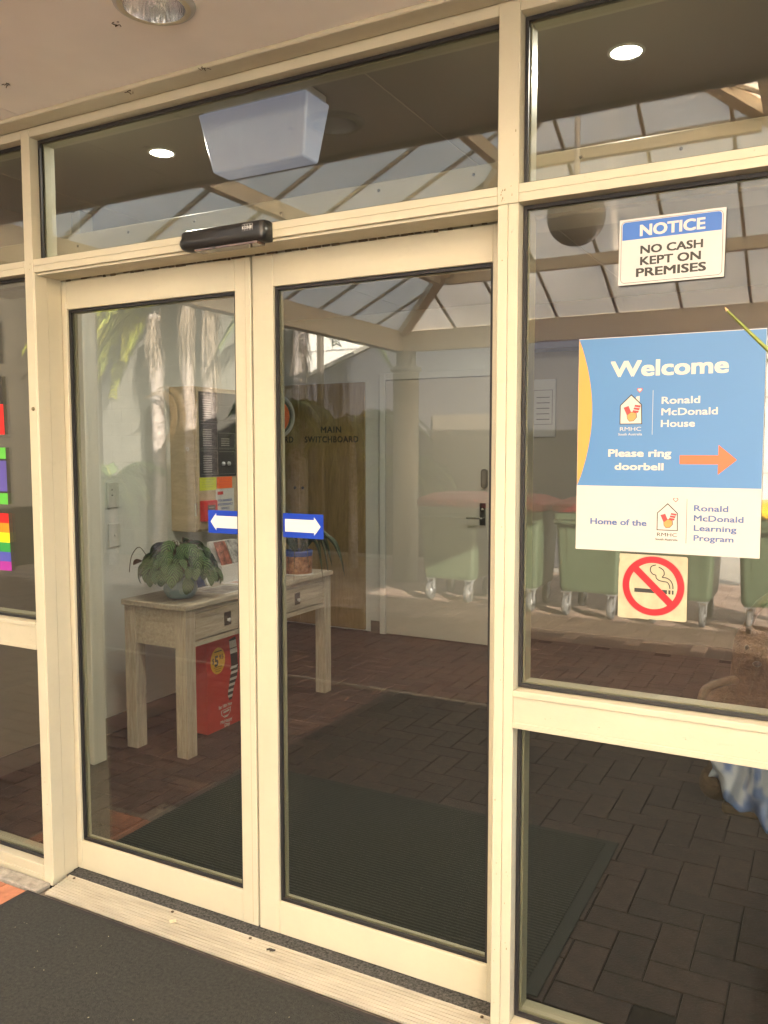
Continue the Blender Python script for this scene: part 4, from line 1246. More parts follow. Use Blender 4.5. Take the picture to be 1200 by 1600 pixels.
MB().prism([(0, 0), (0.004, 0), (0.055, 0.10), (0.051, 0.10)], (-3.154, 1.56, 0.806), X * -1, Z, Y, 0.16).build('clear_stand', M['glass'], t)
MB().box(-3.20, -3.13, 1.56, 1.72, 0.8055, 0.809).build('stand_foot', M['paper'], t)
t = thing('brochure_stand', (-3.2, 1.98, 0.81), 'white brochure stand holding colourful leaflets at the back of the table', 'brochure stand')
MB().prism([(0, 0), (0.11, 0), (0.11, 0.24), (0.10, 0.24), (0.06, 0.12), (0.0, 0.10)], (-3.15, 1.84, 0.806), X * -1, Z, Y, 0.24).build('stand', M['paper'], t)
M['brochure'] = mat('leaflet_print', (0.04, 0.10, 0.16), 0.4, var=0.9, scale=22, col2=(0.55, 0.20, 0.14))
M['brochure2'] = mat('leaflet_print_pale', (0.20, 0.25, 0.30), 0.4, var=0.9, scale=18, col2=(0.65, 0.62, 0.60))
for k in range(2):
    MB().prism([(0.012, 0.105), (0.016, 0.105), (0.075, 0.24), (0.071, 0.24)], (-3.15, 1.855 + .11 * k, 0.806), X * -1, Z, Y, 0.10).build('leaflet', (M['brochure'], M['brochure2'])[k], t)
MB().prism([(-0.004, 0.005), (-0.001, 0.005), (0.018, 0.095), (0.014, 0.095)], (-3.155, 1.86, 0.806), X * -1, Z, Y, 0.20).build('leaflet', M['brochure2'], t)
t = thing('white_easel_card', (-3.22, 1.75, 0.81), 'plain white card leaning behind the prayer plant', 'card')
MB().prism([(0, 0), (0.004, 0), (0.05, 0.20), (0.046, 0.20)], (-3.20, 1.66, 0.806), X * -1, Z, Y, 0.17).build('card', M['paper'], t)

# red promotional box below the table
rx = -3.015
t = thing('promotional_box', (-3.12, 1.75, 0), 'red cardboard promotional box under the console table showing a price and socks', 'box')
M['promo_red'] = mat('promo_red', (0.52, 0.018, 0.010), 0.45, var=0.06, scale=4)
MB().box(-3.19, rx, 1.53, 2.02, 0.002, 0.556, ch=0.002).build('carton', M['promo_red'], t)
FX = rx + .0003
def side_poly(pts, mt_, nm, lift=0.0004): return flat(pts, FX + lift, mt_, t, nm, t=0.0003, mode='side')
el = [(1.625 + 0.064 * cos(2 * pi * k / 28), 0.405 + 0.076 * sin(2 * pi * k / 28)) for k in range(28)]
side_poly(el, mat('price_yellow', (0.75, 0.42, 0.02), 0.5), 'price_disc')
text('$', M['ink'], t, 1.575, 1.592, 0.428, 0.395, FX + .0008, bold=0.02, mode='side')
text('5', M['ink'], t, 1.595, 1.628, 0.438, 0.378, FX + .0008, bold=0.04, mode='side')
text('95', M['ink'], t, 1.634, 1.674, 0.438, 0.410, FX + .0008, bold=0.02, mode='side')
bb = MB()
for k in range(3): bb.box(FX + .0007, FX + .0010, 1.59 + .006 * k, 1.66 - .006 * k, .368 - .012 * k, .371 - .012 * k)
bb.box(FX + .0007, FX + .0010, 1.595, 1.66, .456, .462)
bb.build('small_print', M['ink'], t)
sock = [(1.725, 0.505), (1.785, 0.515), (1.800, 0.43), (1.806, 0.33), (1.795, 0.28), (1.762, 0.215), (1.745, 0.155), (1.722, 0.150), (1.708, 0.185), (1.728, 0.27), (1.745, 0.33), (1.738, 0.41)]
side_poly(sock, M['black_matt'], 'sock')
def clip_band(z0, z1, sk=0.012):
    # stripe across the sock between heights
    def xs_at(z):
        xs = []
        for i in range(len(sock)):
            (xa, za), (xb, zb) = sock[i], sock[(i + 1) % len(sock)]
            if (za - z) * (zb - z) < 0: xs.append(xa + (xb - xa) * (z - za) / (zb - za))
        return (min(xs), max(xs)) if xs else (1.73, 1.79)
    a0, a1 = xs_at(z0); c0, c1 = xs_at(z1)
    side_poly([(a0, z0), (a1, z0 + 0), (c1, z1), (c0, z1)], M['white_pure'], 'sock_stripe', 0.0008)
for z in (0.168, 0.200, 0.232, 0.264, 0.300, 0.330): clip_band(z, z + 0.015)
clip_band(0.420, 0.448); clip_band(0.453, 0.496)
sock2 = [(1.845, 0.525), (1.905, 0.535), (1.925, 0.43), (1.930, 0.33), (1.915, 0.26), (1.900, 0.205), (1.870, 0.190), (1.852, 0.215), (1.862, 0.28), (1.872, 0.35), (1.862, 0.43)]
side_poly(sock2, mat('sock_purple', (0.07, 0.03, 0.12), 0.7), 'sock')
side_poly([(1.845, 0.527), (1.905, 0.537), (1.915, 0.475), (1.857, 0.465)], M['white_pure'], 'sock_stripe', 0.0008)
side_poly([(1.843, 0.534), (1.906, 0.545), (1.906, 0.537), (1.844, 0.527)], M['logo_red'], 'sock_stripe', 0.0010)
text('Sat 18th Nov', M['white_pure'], t, 1.625, 1.745, 0.142, 0.122, FX + .0004, bold=0.03, mode='side')
text('McHappy', M['white_pure'], t, 1.640, 1.745, 0.052, 0.032, FX + .0004, bold=0.03, mode='side')
text('Day', M['white_pure'], t, 1.675, 1.725, 0.028, 0.008, FX + .0004, bold=0.03, mode='side')
mo = [(1.645, 0.108), (1.735, 0.112), (1.730, 0.085), (1.705, 0.062), (1.675, 0.062), (1.650, 0.080)]
side_poly(mo, M['white_pure'], 'mouth_outline', 0.0004)
side_poly([(1.69 + (a - 1.69) * .86, .088 + (c - .088) * .84) for a, c in mo], M['promo_red'], 'mouth', 0.0008)
side_poly([(1.662, 0.099), (1.722, 0.102), (1.716, 0.091), (1.668, 0.089)], M['white_pure'], 'teeth', 0.0012)
side_poly([(1.672, 0.073), (1.708, 0.073), (1.700, 0.066), (1.680, 0.066)], M['white_pure'], 'teeth', 0.0012)
text('conditions apply', M['sign_orange'], t, 1.80, 1.98, 0.028, 0.012, FX + .0004, bold=0.0, mode='side') if False else None

# ------------------------------------------------------------------ back of the lobby
t = thing('switchboard_cupboard', (-4.3, 4.28, 0), 'brown veneer cupboard doors lettered main switchboard at the back left', 'cupboard')
text_z = ((1.810, 1.738), (1.725, 1.652))
for k, (xa, xb) in enumerate(((-4.905, -4.232), (-4.228, -3.552))):
    MB().box(xa, xb, 4.275, 4.297, 0.015, 2.175, ch=0.002).build('door', M['cupboard'], t)
    c_ = (xa + xb) / 2
    text('MAIN', M['ink'], t, c_ - .105, c_ + .105, 1.800, 1.745, 4.2747, bold=0.028)
    text('SWITCHBOARD', M['ink'], t, c_ - .278, c_ + .278, 1.715, 1.660, 4.2747, bold=0.028)
    kx = xa + 0.04 if k else xb - .04
    MB().lathe((kx, 4.2745, 1.25), [(0.012, 0), (0.014, -0.012), (0, -0.016)], 14, axis='Y').build('knob', M['black_matt'], t)
t = thing('round_sign', (-4.37, 4.2, 1.90), 'round orange hanging disc with pale rim in front of the switchboard cupboard', 'sign')
MB().lathe((-4.42, 4.20, 1.892), [(0.0, -0.02), (0.145, -0.02), (0.15, 0.0), (0, 0.0)], 32, axis='Y').build('disc', mat('hi_vis_orange', (0.85, 0.12, 0.01), 0.5, var=0.2, scale=8, emit=None), t)
MB().lathe((-4.42, 4.20, 1.892), [(0.15, 0.0), (0.152, -0.015), (0.172, -0.012), (0.174, 0.0)], 40, axis='Y').build('grey_band', mat('grey_band', (0.16, 0.15, 0.14), 0.5), t)
MB().lathe((-4.42, 4.20, 1.892), [(0.1745, 0.0), (0.176, -0.015), (0.198, -0.012), (0.20, 0.0)], 40, axis='Y').build('rim', M['paper'], t)
MB().tube([(-4.39, 4.27, 2.09), (-4.39, 4.2, 2.085)], 0.003, n=6).build('hook', M['zinc'], t)

t = thing('inner_door', (-2.865, 4.28, 0), 'plain grey inner door with lever handle at the back of the lobby', 'door')
MB().box(-3.335, -2.395, 4.262, 4.297, 0.008, 2.175, ch=0.002).build('door_panel', M['door_grey'], t)
MB().box(-3.395, -3.340, 4.255, 4.298, 0.0, 2.235, ch=0.003).box(-2.390, -2.335, 4.255, 4.298, 0.0, 2.235, ch=0.003).box(-3.339, -2.391, 4.255, 4.298, 2.180, 2.235, ch=0.003).build('door_frame', M['int_wall'], t)
MB().prism(roundrect(-2.475, -2.425, 0.985, 1.165, 0.004), (0, 4.2615, 0), X, Z, -Y, 0.008).build('handle_plate', mat('dark_plate', (0.09, 0.085, 0.08), 0.35, metal=0.6), t)
MB().tube(smooth_pts([(-2.45, 4.255, 1.045), (-2.45, 4.215, 1.045), (-2.47, 4.205, 1.045), (-2.57, 4.205, 1.045)], 5), 0.009, n=10).build('lever', M['chrome'], t)
MB().lathe((-2.45, 4.2535, 1.115), [(0.012, 0), (0.012, -0.006), (0, -0.007)], 14, axis='Y').build('lock_cylinder', M['chrome'], t)
t = thing('keypad_reader', (-2.435, 4.262, 1.35), 'small rounded grey reader on the inner door above its lever', 'reader')
MB().prism(roundrect(-2.462, -2.408, 1.285, 1.440, 0.024), (0, 4.2615, 0), X, Z, -Y, 0.022).build('case', mat('reader_grey', (0.13, 0.12, 0.10), 0.3, metal=0.3), t)
MB().prism(roundrect(-2.452, -2.418, 1.315, 1.428, 0.014), (0, 4.2392, 0), X, Z, -Y, 0.002).build('window', mat('reader_face', (0.22, 0.20, 0.17), 0.25), t)
t = thing('blue_header_panel', (-2.0, 4.5, 2.5), 'dark blue panel fixed high on the back wall right of the inner door', 'panel')
MB().box(-2.50, -0.2, 4.46, 4.698, 2.39, 2.745, ch=0.004).build('board', mat('navy_panel', (0.03, 0.035, 0.10), 0.5), t)
t = thing('wall_notice', (-2.09, 4.69, 1.93), 'narrow white notice sheet pinned to the back wall', 'notice')
MB().box(-2.20, -1.99, 4.685, 4.698, 1.70, 2.17).build('sheet', mat('notice_grey', (0.42, 0.41, 0.39), 0.5), t)
bb = MB()
bb.box(-2.175, -2.015, 4.6835, 4.6848, 1.80, 1.803).box(-2.175, -2.015, 4.6835, 4.6848, 2.08, 2.083).box(-2.175, -2.172, 4.6835, 4.6848, 1.80, 2.08).box(-2.018, -2.015, 4.6835, 4.6848, 1.80, 2.08)
for k in range(5): bb.box(-2.15, -2.04, 4.6835, 4.6848, 1.84 + k * .045, 1.846 + k * .045)
bb.build('printed_lines', M['ink'], t)

# ------------------------------------------------------------------ cane chair with a toy bear and a blue cloth
t = thing('cane_armchair', (0.05, 0.85, 0), 'cane armchair with curved arms just inside the right sidelight', 'chair')
M['cane'] = mat('cane', (0.10, 0.068, 0.036), 0.5, var=0.35, scale=40, stretch=(1, 1, 5))
legs = [(0.14, 0.70), (0.34, 0.70), (0.14, 1.08), (0.34, 1.08)]
for lx, ly in legs:
    MB().tube([(lx, ly, 0.0), (lx, ly, 0.50)], 0.016, n=8).build('leg', M['cane'], t)
MB().box(-0.25, 0.35, 0.60, 1.12, 0.50, 0.54, ch=0.01).build('seat', M['cane'], t)
for sx in (-1, 1):
    x_ = -0.255 if sx < 0 else 0.355
    MB().tube(smooth_pts([(x_ - 0.02, 0.60, 0.74), (x_ - .055, 0.60, 0.80), (x_ - 0.055, 0.62, 0.865), (x_ - .01, 0.66, 0.890), (x_ + .04, 0.80, 0.875), (x_ + .06, 1.06, 0.85)], 6), [0.008] + [0.014] * 28 + [0.012, 0.012], n=8).build('arm', M['cane'], t)
MB().tube(smooth_pts([(-0.24, 1.12, 0.52), (-0.22, 1.16, 1.02), (0.05, 1.18, 1.12), (0.32, 1.16, 1.02), (0.34, 1.12, 0.52)], 7), 0.017, n=8).build('back_frame', M['cane'], t)
for k in range(7):
    x = -0.16 + 0.07 * k
    MB().tube([(x, 1.13, 0.54), (x, 1.165, 1.03 + .06 * sin(pi * (k + 1) / 8))], 0.006, n=6).build('spindle', M['cane'], t)

t = thing('toy_bear', (-0.17, 0.80, 0.54), 'brown plush toy bear sitting in the cane armchair', 'toy bear')
M['plush'] = mat('brown_plush', (0.085, 0.050, 0.024), 0.95, var=0.4, scale=40, bump=0.8, bscale=160)


def ellipsoid(b, c, r, n=16, m=10):
    vs = []; fs = []
    for i in range(m + 1):
        th = pi * i / m
        for k in range(n):
            a = 2 * pi * k / n
            vs.append((c[0] + r[0] * sin(th) * cos(a), c[1] + r[1] * sin(th) * sin(a), c[2] + r[2] * cos(th)))
    for i in range(m):
        for k in range(n):
            k2 = (k + 1) % n
            fs.append((i * n + k, (i + 1) * n + k, (i + 1) * n + k2, i * n + k2))
    b.add(vs, fs, 0, True)


me = bpy.data.meshes.new('body')
sk_v = [((0, 0, 0.0), .09), ((0, 0, 0.12), .125), ((0, 0, 0.24), .105), ((0, -0.01, 0.33), .065), ((0, -0.02, 0.42), .085), ((0, -0.09, 0.40), .035),
        ((-0.12, -0.02, 0.26), .05), ((-0.16, -0.10, 0.17), .045), ((-0.14, -0.17, 0.12), .04), ((0.12, -0.02, 0.26), .05), ((0.16, -0.10, 0.17), .045), ((0.14, -0.17, 0.12), .04),
        ((-0.09, -0.09, 0.03), .065), ((-0.12, -0.20, 0.04), .055), ((0.09, -0.09, 0.03), .065), ((0.12, -0.20, 0.04), .055), ((-0.065, -0.01, 0.50), .026), ((0.065, -0.01, 0.50), .026)]
sk_e = [(0, 1), (1, 2), (2, 3), (3, 4), (4, 5), (2, 6), (6, 7), (7, 8), (2, 9), (9, 10), (10, 11), (0, 12), (12, 13), (0, 14), (14, 15), (4, 16), (4, 17)]
me.from_pydata([v for v, r in sk_v], sk_e, [])
bo = bpy.data.objects.new('body', me); C.objects.link(bo); bo.parent = t
me.materials.append(M['plush'])
md = bo.modifiers.new('skin', 'SKIN')
for i, (v, r) in enumerate(sk_v): me.skin_vertices[0].data[i].radius = (r, r)
me.skin_vertices[0].data[0].use_root = True
md.use_smooth_shade = True
sb_ = bo.modifiers.new('sub', 'SUBSURF'); sb_.levels = 2; sb_.render_levels = 2
for sx in (-.032, .032):
    bb = MB(); ellipsoid(bb, (-0.17 + sx, 0.708, 0.995), (.007, .006, .008), 8, 6); bb.build('eye', M['black'], t)
bb = MB(); ellipsoid(bb, (-0.17, 0.672, 0.955), (.013, .008, .009), 8, 6); bb.build('nose', M['black'], t)

t = thing('blue_cloth', (-0.02, 0.6, 0.5), 'crumpled blue and white patterned cloth hanging from the seat of the cane armchair', 'cloth')


def cloth_mat():
    mt = bpy.data.materials.new('blue_cloth'); mt.use_nodes = True
    nt = mt.node_tree; b = nt.nodes['Principled BSDF']; b.inputs['Roughness'].default_value = 0.75
    tc = nt.nodes.new('ShaderNodeTexCoord')
    no = nt.nodes.new('ShaderNodeTexNoise'); no.inputs['Scale'].default_value = 9; no.inputs['Detail'].default_value = 2
    nt.links.new(tc.outputs['Object'], no.inputs[0])
    cr = nt.nodes.new('ShaderNodeValToRGB'); cr.color_ramp.interpolation = 'EASE'
    e = cr.color_ramp.elements
    e[0].position = 0.44; e[0].color = (0.10, 0.17, 0.40, 1)
    e[1].position = 0.56; e[1].color = (0.40, 0.44, 0.54, 1)
    nt.links.new(no.outputs['Fac'], cr.inputs[0]); nt.links.new(cr.outputs[0], b.inputs['Base Color'])
    return mt


bb = MB(); vs = []; fs = []
nu, nv = 60, 22
for i in range(nu + 1):
    u = i / nu
    x = -0.285 + 0.62 * u
    for j in range(nv + 1):
        v = j / nv
        hem = 0.60 - 0.10 * min(1, u * 3.2) + 0.012 * sin(u * 17)
        if u < 0.08: hem += 0.03 * (0.08 - u) / .08
        z = 0.80 + (hem - 0.80) * v
        fold = 0.030 * (0.3 + v) * sin(u * 34 + 3.5 * sin(v * 3)) + 0.016 * sin(u * 71 + v * 5)
        y = 0.565 - 0.02 * v + fold + 0.04 * (1 - v)
        vs.append((x + 0.010 * sin(v * 9 + u * 12), y, z))
for i in range(nu):
    for j in range(nv):
        a = i * (nv + 1) + j
        fs.append((a, a + 1, a + nv + 2, a + nv + 1))
bb.add(vs, fs, 0, True)
o = bb.build('cloth', cloth_mat(), t)
sm = o.modifiers.new('solid', 'SOLIDIFY'); sm.thickness = 0.004

# small dark plaque on the far wall seen in the left sidelight
t = thing('wall_plaque', (-3.538, 0.62, 1.7), 'small grey lettered plaque on the lobby wall behind the left sidelight', 'plaque')
MB().box(-3.5305, -3.524, 0.58, 0.72, 1.66, 1.74, ch=0.002).build('plate', mat('plaque_grey', (0.20, 0.18, 0.15), 0.5), t)
text('ROOM', M['ink'], t, 0.60, 0.70, 1.715, 1.690, -3.5318, mode='side') if False else None

# ================================================================== outdoors, seen in the glass
# ------------------------------------------------------------------ canopy
YF, YN, XL, XR = vy(6.95), vy(0.95), -4.60, 1.65       # far and near eaves, left and right eaves
ZE, SL = 3.0, 0.5
t = thing('entry_canopy', ((XL + XR) / 2, (YF + YN) / 2, 0), 'hipped canopy with cream steel beams and milky roof sheets over the forecourt', 'canopy')
M['beam'] = mat('canopy_beam', (0.66, 0.58, 0.45), 0.5, var=0.05, scale=3)
M['rib'] = mat('canopy_rib', (0.45, 0.40, 0.32), 0.6)


def sheet_mat():
    mt = bpy.data.materials.new('milky_sheet'); mt.use_nodes = True
    nt = mt.node_tree; nt.nodes.clear()
    out = nt.nodes.new('ShaderNodeOutputMaterial')
    tc = nt.nodes.new('ShaderNodeTexCoord'); no = nt.nodes.new('ShaderNodeTexNoise'); no.inputs['Scale'].default_value = 1.6; no.inputs['Detail'].default_value = 5
    nt.links.new(tc.outputs['Object'], no.inputs[0])
    cr = nt.nodes.new('ShaderNodeValToRGB'); e = cr.color_ramp.elements
    e[0].position = 0.3; e[0].color = (0.84, 0.76, 0.66, 1); e[1].position = 0.7; e[1].color = (0.98, 0.89, 0.78, 1)
    nt.links.new(no.outputs['Fac'], cr.inputs[0])
    tl = nt.nodes.new('ShaderNodeBsdfTranslucent'); df = nt.nodes.new('ShaderNodeBsdfDiffuse')
    nt.links.new(cr.outputs[0], tl.inputs[0]); nt.links.new(cr.outputs[0], df.inputs[0])
    mx = nt.nodes.new('ShaderNodeMixShader'); mx.inputs[0].default_value = 0.06
    nt.links.new(tl.outputs[0], mx.inputs[1]); nt.links.new(df.outputs[0], mx.inputs[2])
    nt.links.new(mx.outputs[0], out.inputs[0])
    return mt


M['sheet'] = sheet_mat()
apx = Vector(((XL + XR) / 2, (YF + YN) / 2, ZE + SL * (XR - XL) / 2))
half = (XR - XL) / 2


def bar(b, p, q, w, h, mi=0):
    p, q = Vector(p), Vector(q)
    d = (q - p).normalized(); s = d.cross(Z).normalized() * w / 2; u_ = s.cross(d).normalized()
    if u_.z < 0: u_ = -u_
    u_ = u_ * h
    vs = [p - s, p + s, p + s + u_, p - s + u_, q - s, q + s, q + s + u_, q - s + u_]
    b.add(vs, [(0, 3, 2, 1), (4, 5, 6, 7), (0, 1, 5, 4), (1, 2, 6, 5), (2, 3, 7, 6), (3, 0, 4, 7)], mi)


cor = {'fl': Vector((XL, YF, ZE)), 'fr': Vector((XR, YF, ZE)), 'nl': Vector((XL, YN, ZE)), 'nr': Vector((XR, YN, ZE))}
for a_, c_ in (('fl', 'fr'), ('fl', 'nl'), ('fr', 'nr'), ('nl', 'nr')):
    p, q = cor[a_].copy(), cor[c_].copy()
    bb = MB(); p.z = q.z = 2.76
    bar(bb, p, q, 0.12, 0.235)
    bb.build('eaves_beam', M['beam'], t)
    g_ = MB(); ctr = Vector((apx.x, apx.y, 0)); mid = (p + q) / 2; off = (mid - ctr); off.z = 0; off = off.normalized() * 0.13
    bar(g_, p + off + Z * .17, q + off + Z * .17, 0.13, 0.12)
    g_.build('gutter', M['beam'], t)
for k_ in cor:
    bb = MB(); bar(bb, cor[k_] - Z * 0.10, apx - Z * 0.10, 0.11, 0.12); bb.build('hip_rafter', M['beam'], t)
# purlin rings, ribs and sheets on the four slopes
for f_ in (0.29, 0.672):
    for a_, c_ in (('fl', 'fr'), ('fl', 'nl'), ('fr', 'nr'), ('nl', 'nr')):
        p = cor[a_].lerp(apx, f_); q = cor[c_].lerp(apx, f_)
        d = (q - p).normalized() * .07
        bb = MB(); bar(bb, p + d - Z * 0.13, q - d - Z * 0.13, 0.07, 0.11); bb.build('purlin', M['beam'], t)
for side in range(4):
    p0, p1 = (('fl', 'fr'), ('nl', 'fl'), ('fr', 'nr'), ('nr', 'nl'))[side]
    P, Q = cor[p0], cor[p1]
    e = (Q - P).normalized(); Ln = (Q - P).length
    nrm = (apx - (P + Q) / 2); ins = Vector((nrm.x, nrm.y, 0)).normalized()
    step = 0.6333 if side in (0, 3) else 0.6
    # align far ribs to the glazing bars seen in the photograph
    offs = []
    s0 = ((-2.615 - XL) % 0.6333) if side == 0 else ((Ln - (-2.615 - XL)) % 0.6333 if side == 3 else 0.55)
    s = s0
    while s < Ln - 0.05:
        offs.append(s); s += step
    edges = [0.0] + offs + [Ln]
    for s in offs:
        run = min(s, Ln - s)
        a = P + e * s; c = a + ins * run + Z * SL * run
        if run < 0.12: continue
        bb = MB(); bar(bb, a - Z * .025, c - Z * .025, 0.026, 0.025); bb.build('glazing_bar', M['rib'], t)
    for k in range(len(edges) - 1):
        s0_, s1_ = edges[k], edges[k + 1]
        r0, r1 = min(s0_, Ln - s0_), min(s1_, Ln - s1_)
        poly = [P + e * s0_, P + e * s1_, P + e * s1_ + ins * r1 + Z * SL * r1]
        if s0_ < Ln / 2 < s1_: poly.append(apx)
        poly.append(P + e * s0_ + ins * r0 + Z * SL * r0)
        # drop duplicates
        pp = []
        for v in poly:
            if not pp or (v - pp[-1]).length > 1e-4: pp.append(v)
        if (pp[0] - pp[-1]).length < 1e-4: pp.pop()
        n = len(pp)
        lo = [v + Z * 0.008 for v in pp]; hi = [v + Z * 0.016 for v in pp]
        fs = [tuple(range(n)), tuple(reversed(range(n, 2 * n)))] + [(i, i + n, (i + 1) % n + n, (i + 1) % n) for i in range(n)]
        MB().add(lo + hi, fs).build('roof_sheet', M['sheet'], t)

M['column'] = mat('column_paint', (0.27, 0.235, 0.18), 0.6, var=0.05, scale=3)
M['cap_grey'] = mat('column_cap', (0.30, 0.29, 0.26), 0.6)
for (x, y, lab) in ((XL + .08, YF + .02, 'round cream canopy column behind the bins, reflected in the right door leaf'), (XR - .08, YF + .02, 'round cream canopy column at the far right corner of the forecourt')):
    q = thing('canopy_column', (x, y, 0), lab, 'column', 'canopy columns')
    MB().lathe((x, y, 0), [(0.155, 0.0), (0.155, 2.52)], 32).build('shaft', M['column'], q)
    MB().lathe((x, y, 0), [(0.156, 2.521), (0.19, 2.53), (0.19, 2.57), (0.156, 2.58), (0.12, 2.60), (0.12, 2.76)], 32).build('capital', M['cap_grey'], q)

# pendant globe
gx, gy, gz = -1.60, vy(3.9), 3.20
t = thing('pendant_globe', (gx, gy, gz), 'smoky globe pendant lamp on a long pale rod under the canopy', 'pendant lamp')
bb = MB(); ellipsoid(bb, (gx, gy, gz), (0.20, 0.20, 0.20), 32, 20)
bb.build('globe', mat('smoky_globe', (0.30, 0.29, 0.26), 0.25, var=0.1), t)
MB().tube([(gx, gy, gz + .19), (gx, gy, 4.46)], 0.020, n=10).build('rod', M['white'], t)
MB().lathe((gx, gy, gz), [(0.05, 0.185), (0.06, 0.20), (0.04, 0.24), (0.02, 0.25)], 20).build('holder', M['white'], t)

# ------------------------------------------------------------------ wheelie bins
M['bin_green'] = mat('bin_green', (0.080, 0.112, 0.066), 0.45, var=0.12, scale=5, bump=0.05)
M['bin_red'] = mat('bin_red', (0.20, 0.016, 0.022), 0.4, var=0.12, scale=6)
M['bin_yellow'] = mat('bin_yellow', (0.80, 0.52, 0.02), 0.4, var=0.08, scale=6)
M['rubber'] = mat('grey_rubber', (0.12, 0.12, 0.12), 0.6)
M['bag'] = mat('bin_bag', (0.30, 0.30, 0.30), 0.3)


def make_bin(loc, label, group):
    x0, y0 = loc[0], loc[1]
    t = thing('wheelie_bin', loc, label, 'bin', group)
    # body: tapered tub, narrower at the bottom, front faces +y
    prof = [(0.270, 0.30, 0.24), (0.285, 0.31, 0.27), (0.315, 0.345, 0.93), (0.335, 0.365, 0.935), (0.335, 0.365, 0.99), (0.315, 0.345, 0.99)]
    vs = []; fs = []
    def rr(hx, hy, z, r=0.05, n=4):
        out = []
        for cx_, cy_, a0 in ((hx - r, hy - r, 0), (-hx + r, hy - r, 90), (-hx + r, -hy + r, 180), (hx - r, -hy + r, 270)):
            for k in range(n + 1):
                a = radians(a0 + 90 * k / n)
                out.append((x0 + cx_ + r * cos(a), y0 + cy_ + r * sin(a), z))
        return out
    L_ = 20
    for hx, hy, z in prof: vs += rr(hx, hy, z)
    for i in range(len(prof) - 1):
        for k in range(L_):
            k2 = (k + 1) % L_
            fs.append((i * L_ + k, i * L_ + k2, (i + 1) * L_ + k2, (i + 1) * L_ + k))
    fs.append(tuple(reversed(range(L_))))
    MB().add(vs, fs).build('tub', M['bin_green'], t)
    # front ribs
    for sx in (-0.20, 0.20):
        MB().prism([(0.298, 0.30), (0.310, 0.30), (0.355, 0.90), (0.343, 0.90)], (x0 + sx, y0, 0), Y, Z, X, 0.03).build('rib', M['bin_green'], t)
    # lid: shallow dome with skirt
    vs = []; fs = []
    lp = [(0.350, 0.380, 1.005), (0.352, 0.382, 1.06), (0.335, 0.365, 1.085), (0.22, 0.25, 1.135), (0.20, 0.23, 1.140)]
    for hx, hy, z in lp: vs += rr(hx, hy, z, 0.06)
    for i in range(len(lp) - 1):
        for k in range(L_):
            k2 = (k + 1) % L_
            fs.append((i * L_ + k, i * L_ + k2, (i + 1) * L_ + k2, (i + 1) * L_ + k))
    fs.append(tuple(range(4 * L_, 5 * L_))); fs.append(tuple(reversed(range(L_))))
    MB().add(vs, fs).build('lid', M['bin_red'], t)
    MB().box(x0 - .12, x0 + .12, y0 + .384, y0 + .41, 1.015, 1.04, ch=0.006).build('lid_handle', M['bin_red'], t)
    MB().tube([(x0 - .30, y0 + .375, 0.90), (x0 - .30, y0 + .405, 0.90), (x0 + .30, y0 + .405, 0.90), (x0 + .30, y0 + .375, 0.90)], 0.014, n=8).build('grab_rail', M['bin_green'], t)
    MB().lathe((x0 - .335, y0, 0.90), [(0.03, -0.04), (0.03, 0.0)], 12, axis='X').build('trunnion', M['bin_green'], t)
    for sx in (-1, 1):
        for sy in (-1, 1):
            cx_, cy_ = x0 + sx * 0.215, y0 + sy * 0.235
            c = MB()
            c.box(cx_ - .045, cx_ + .045, cy_ - .05, cy_ + .05, 0.222, 0.238)
            for s in (-.032, .028):
                c.prism([(-0.035, 0.222), (0.035, 0.222), (0.052, 0.10), (0.030, 0.088), (0.0, 0.12)], (cx_ + s, cy_, 0), Y * sy, Z, X, 0.004)
            co = c.build('caster', M['zinc'], t)
            MB().lathe((cx_, cy_ + sy * .035, 0.099), [(0.055, -0.020), (0.095, -0.022), (0.099, -0.014), (0.099, 0.014), (0.095, 0.022), (0.055, 0.020)], 28, axis='X').build('tyre', M['rubber'], co)
            MB().lathe((cx_, cy_ + sy * .035, 0.099), [(0.0, -0.022), (0.02, -0.022), (0.022, -0.012), (0.054, -0.012), (0.054, 0.012), (0.022, 0.012), (0.02, 0.022), (0, 0.022)], 20, axis='X').build('hub', M['zinc'], co)
    return t


by = vy(6.17)
bx = [-3.49, -2.76, -1.97, -1.17, -0.36]
bins_lab = ['green wheeled bin with red lid, leftmost of the row reflected in the glass',
            'green wheeled bin with red lid, second from the left in the reflected row',
            'green wheeled bin with red lid, middle one of the reflected row of five',
            'green wheeled bin with red lid next to the yellow lidded one',
            'green wheeled bin with yellow lid at the right end of the reflected row']
b0 = make_bin((bx[0], by, 0), bins_lab[0], 'wheeled bins in the forecourt')
rbn = random.Random(9)
for k in range(1, 5):
    c_ = copy_tree(b0)
    c_.location = (bx[k], by + rbn.uniform(-.04, .04), 0)
    c_.rotation_euler = (0, 0, rbn.uniform(-.04, .04))
    c_['label'] = bins_lab[k]
    if k == 4:
        for ch in c_.children:
            if ch.name.startswith('lid'):
                ch.data = ch.data.copy(); ch.data.materials[0] = M['bin_yellow']
t = thing('bin_bag', (-1.95, by + .1, 1.14), 'grey plastic rubbish bag lying on the lid of the middle bin', 'bag')
bb = MB(); ellipsoid(bb, (-1.93, by + .16, 1.175), (.10, .08, .045), 14, 8); ellipsoid(bb, (-1.86, by + .18, 1.20), (.04, .03, .03), 10, 6)
bb.build('sack', M['bag'], t)

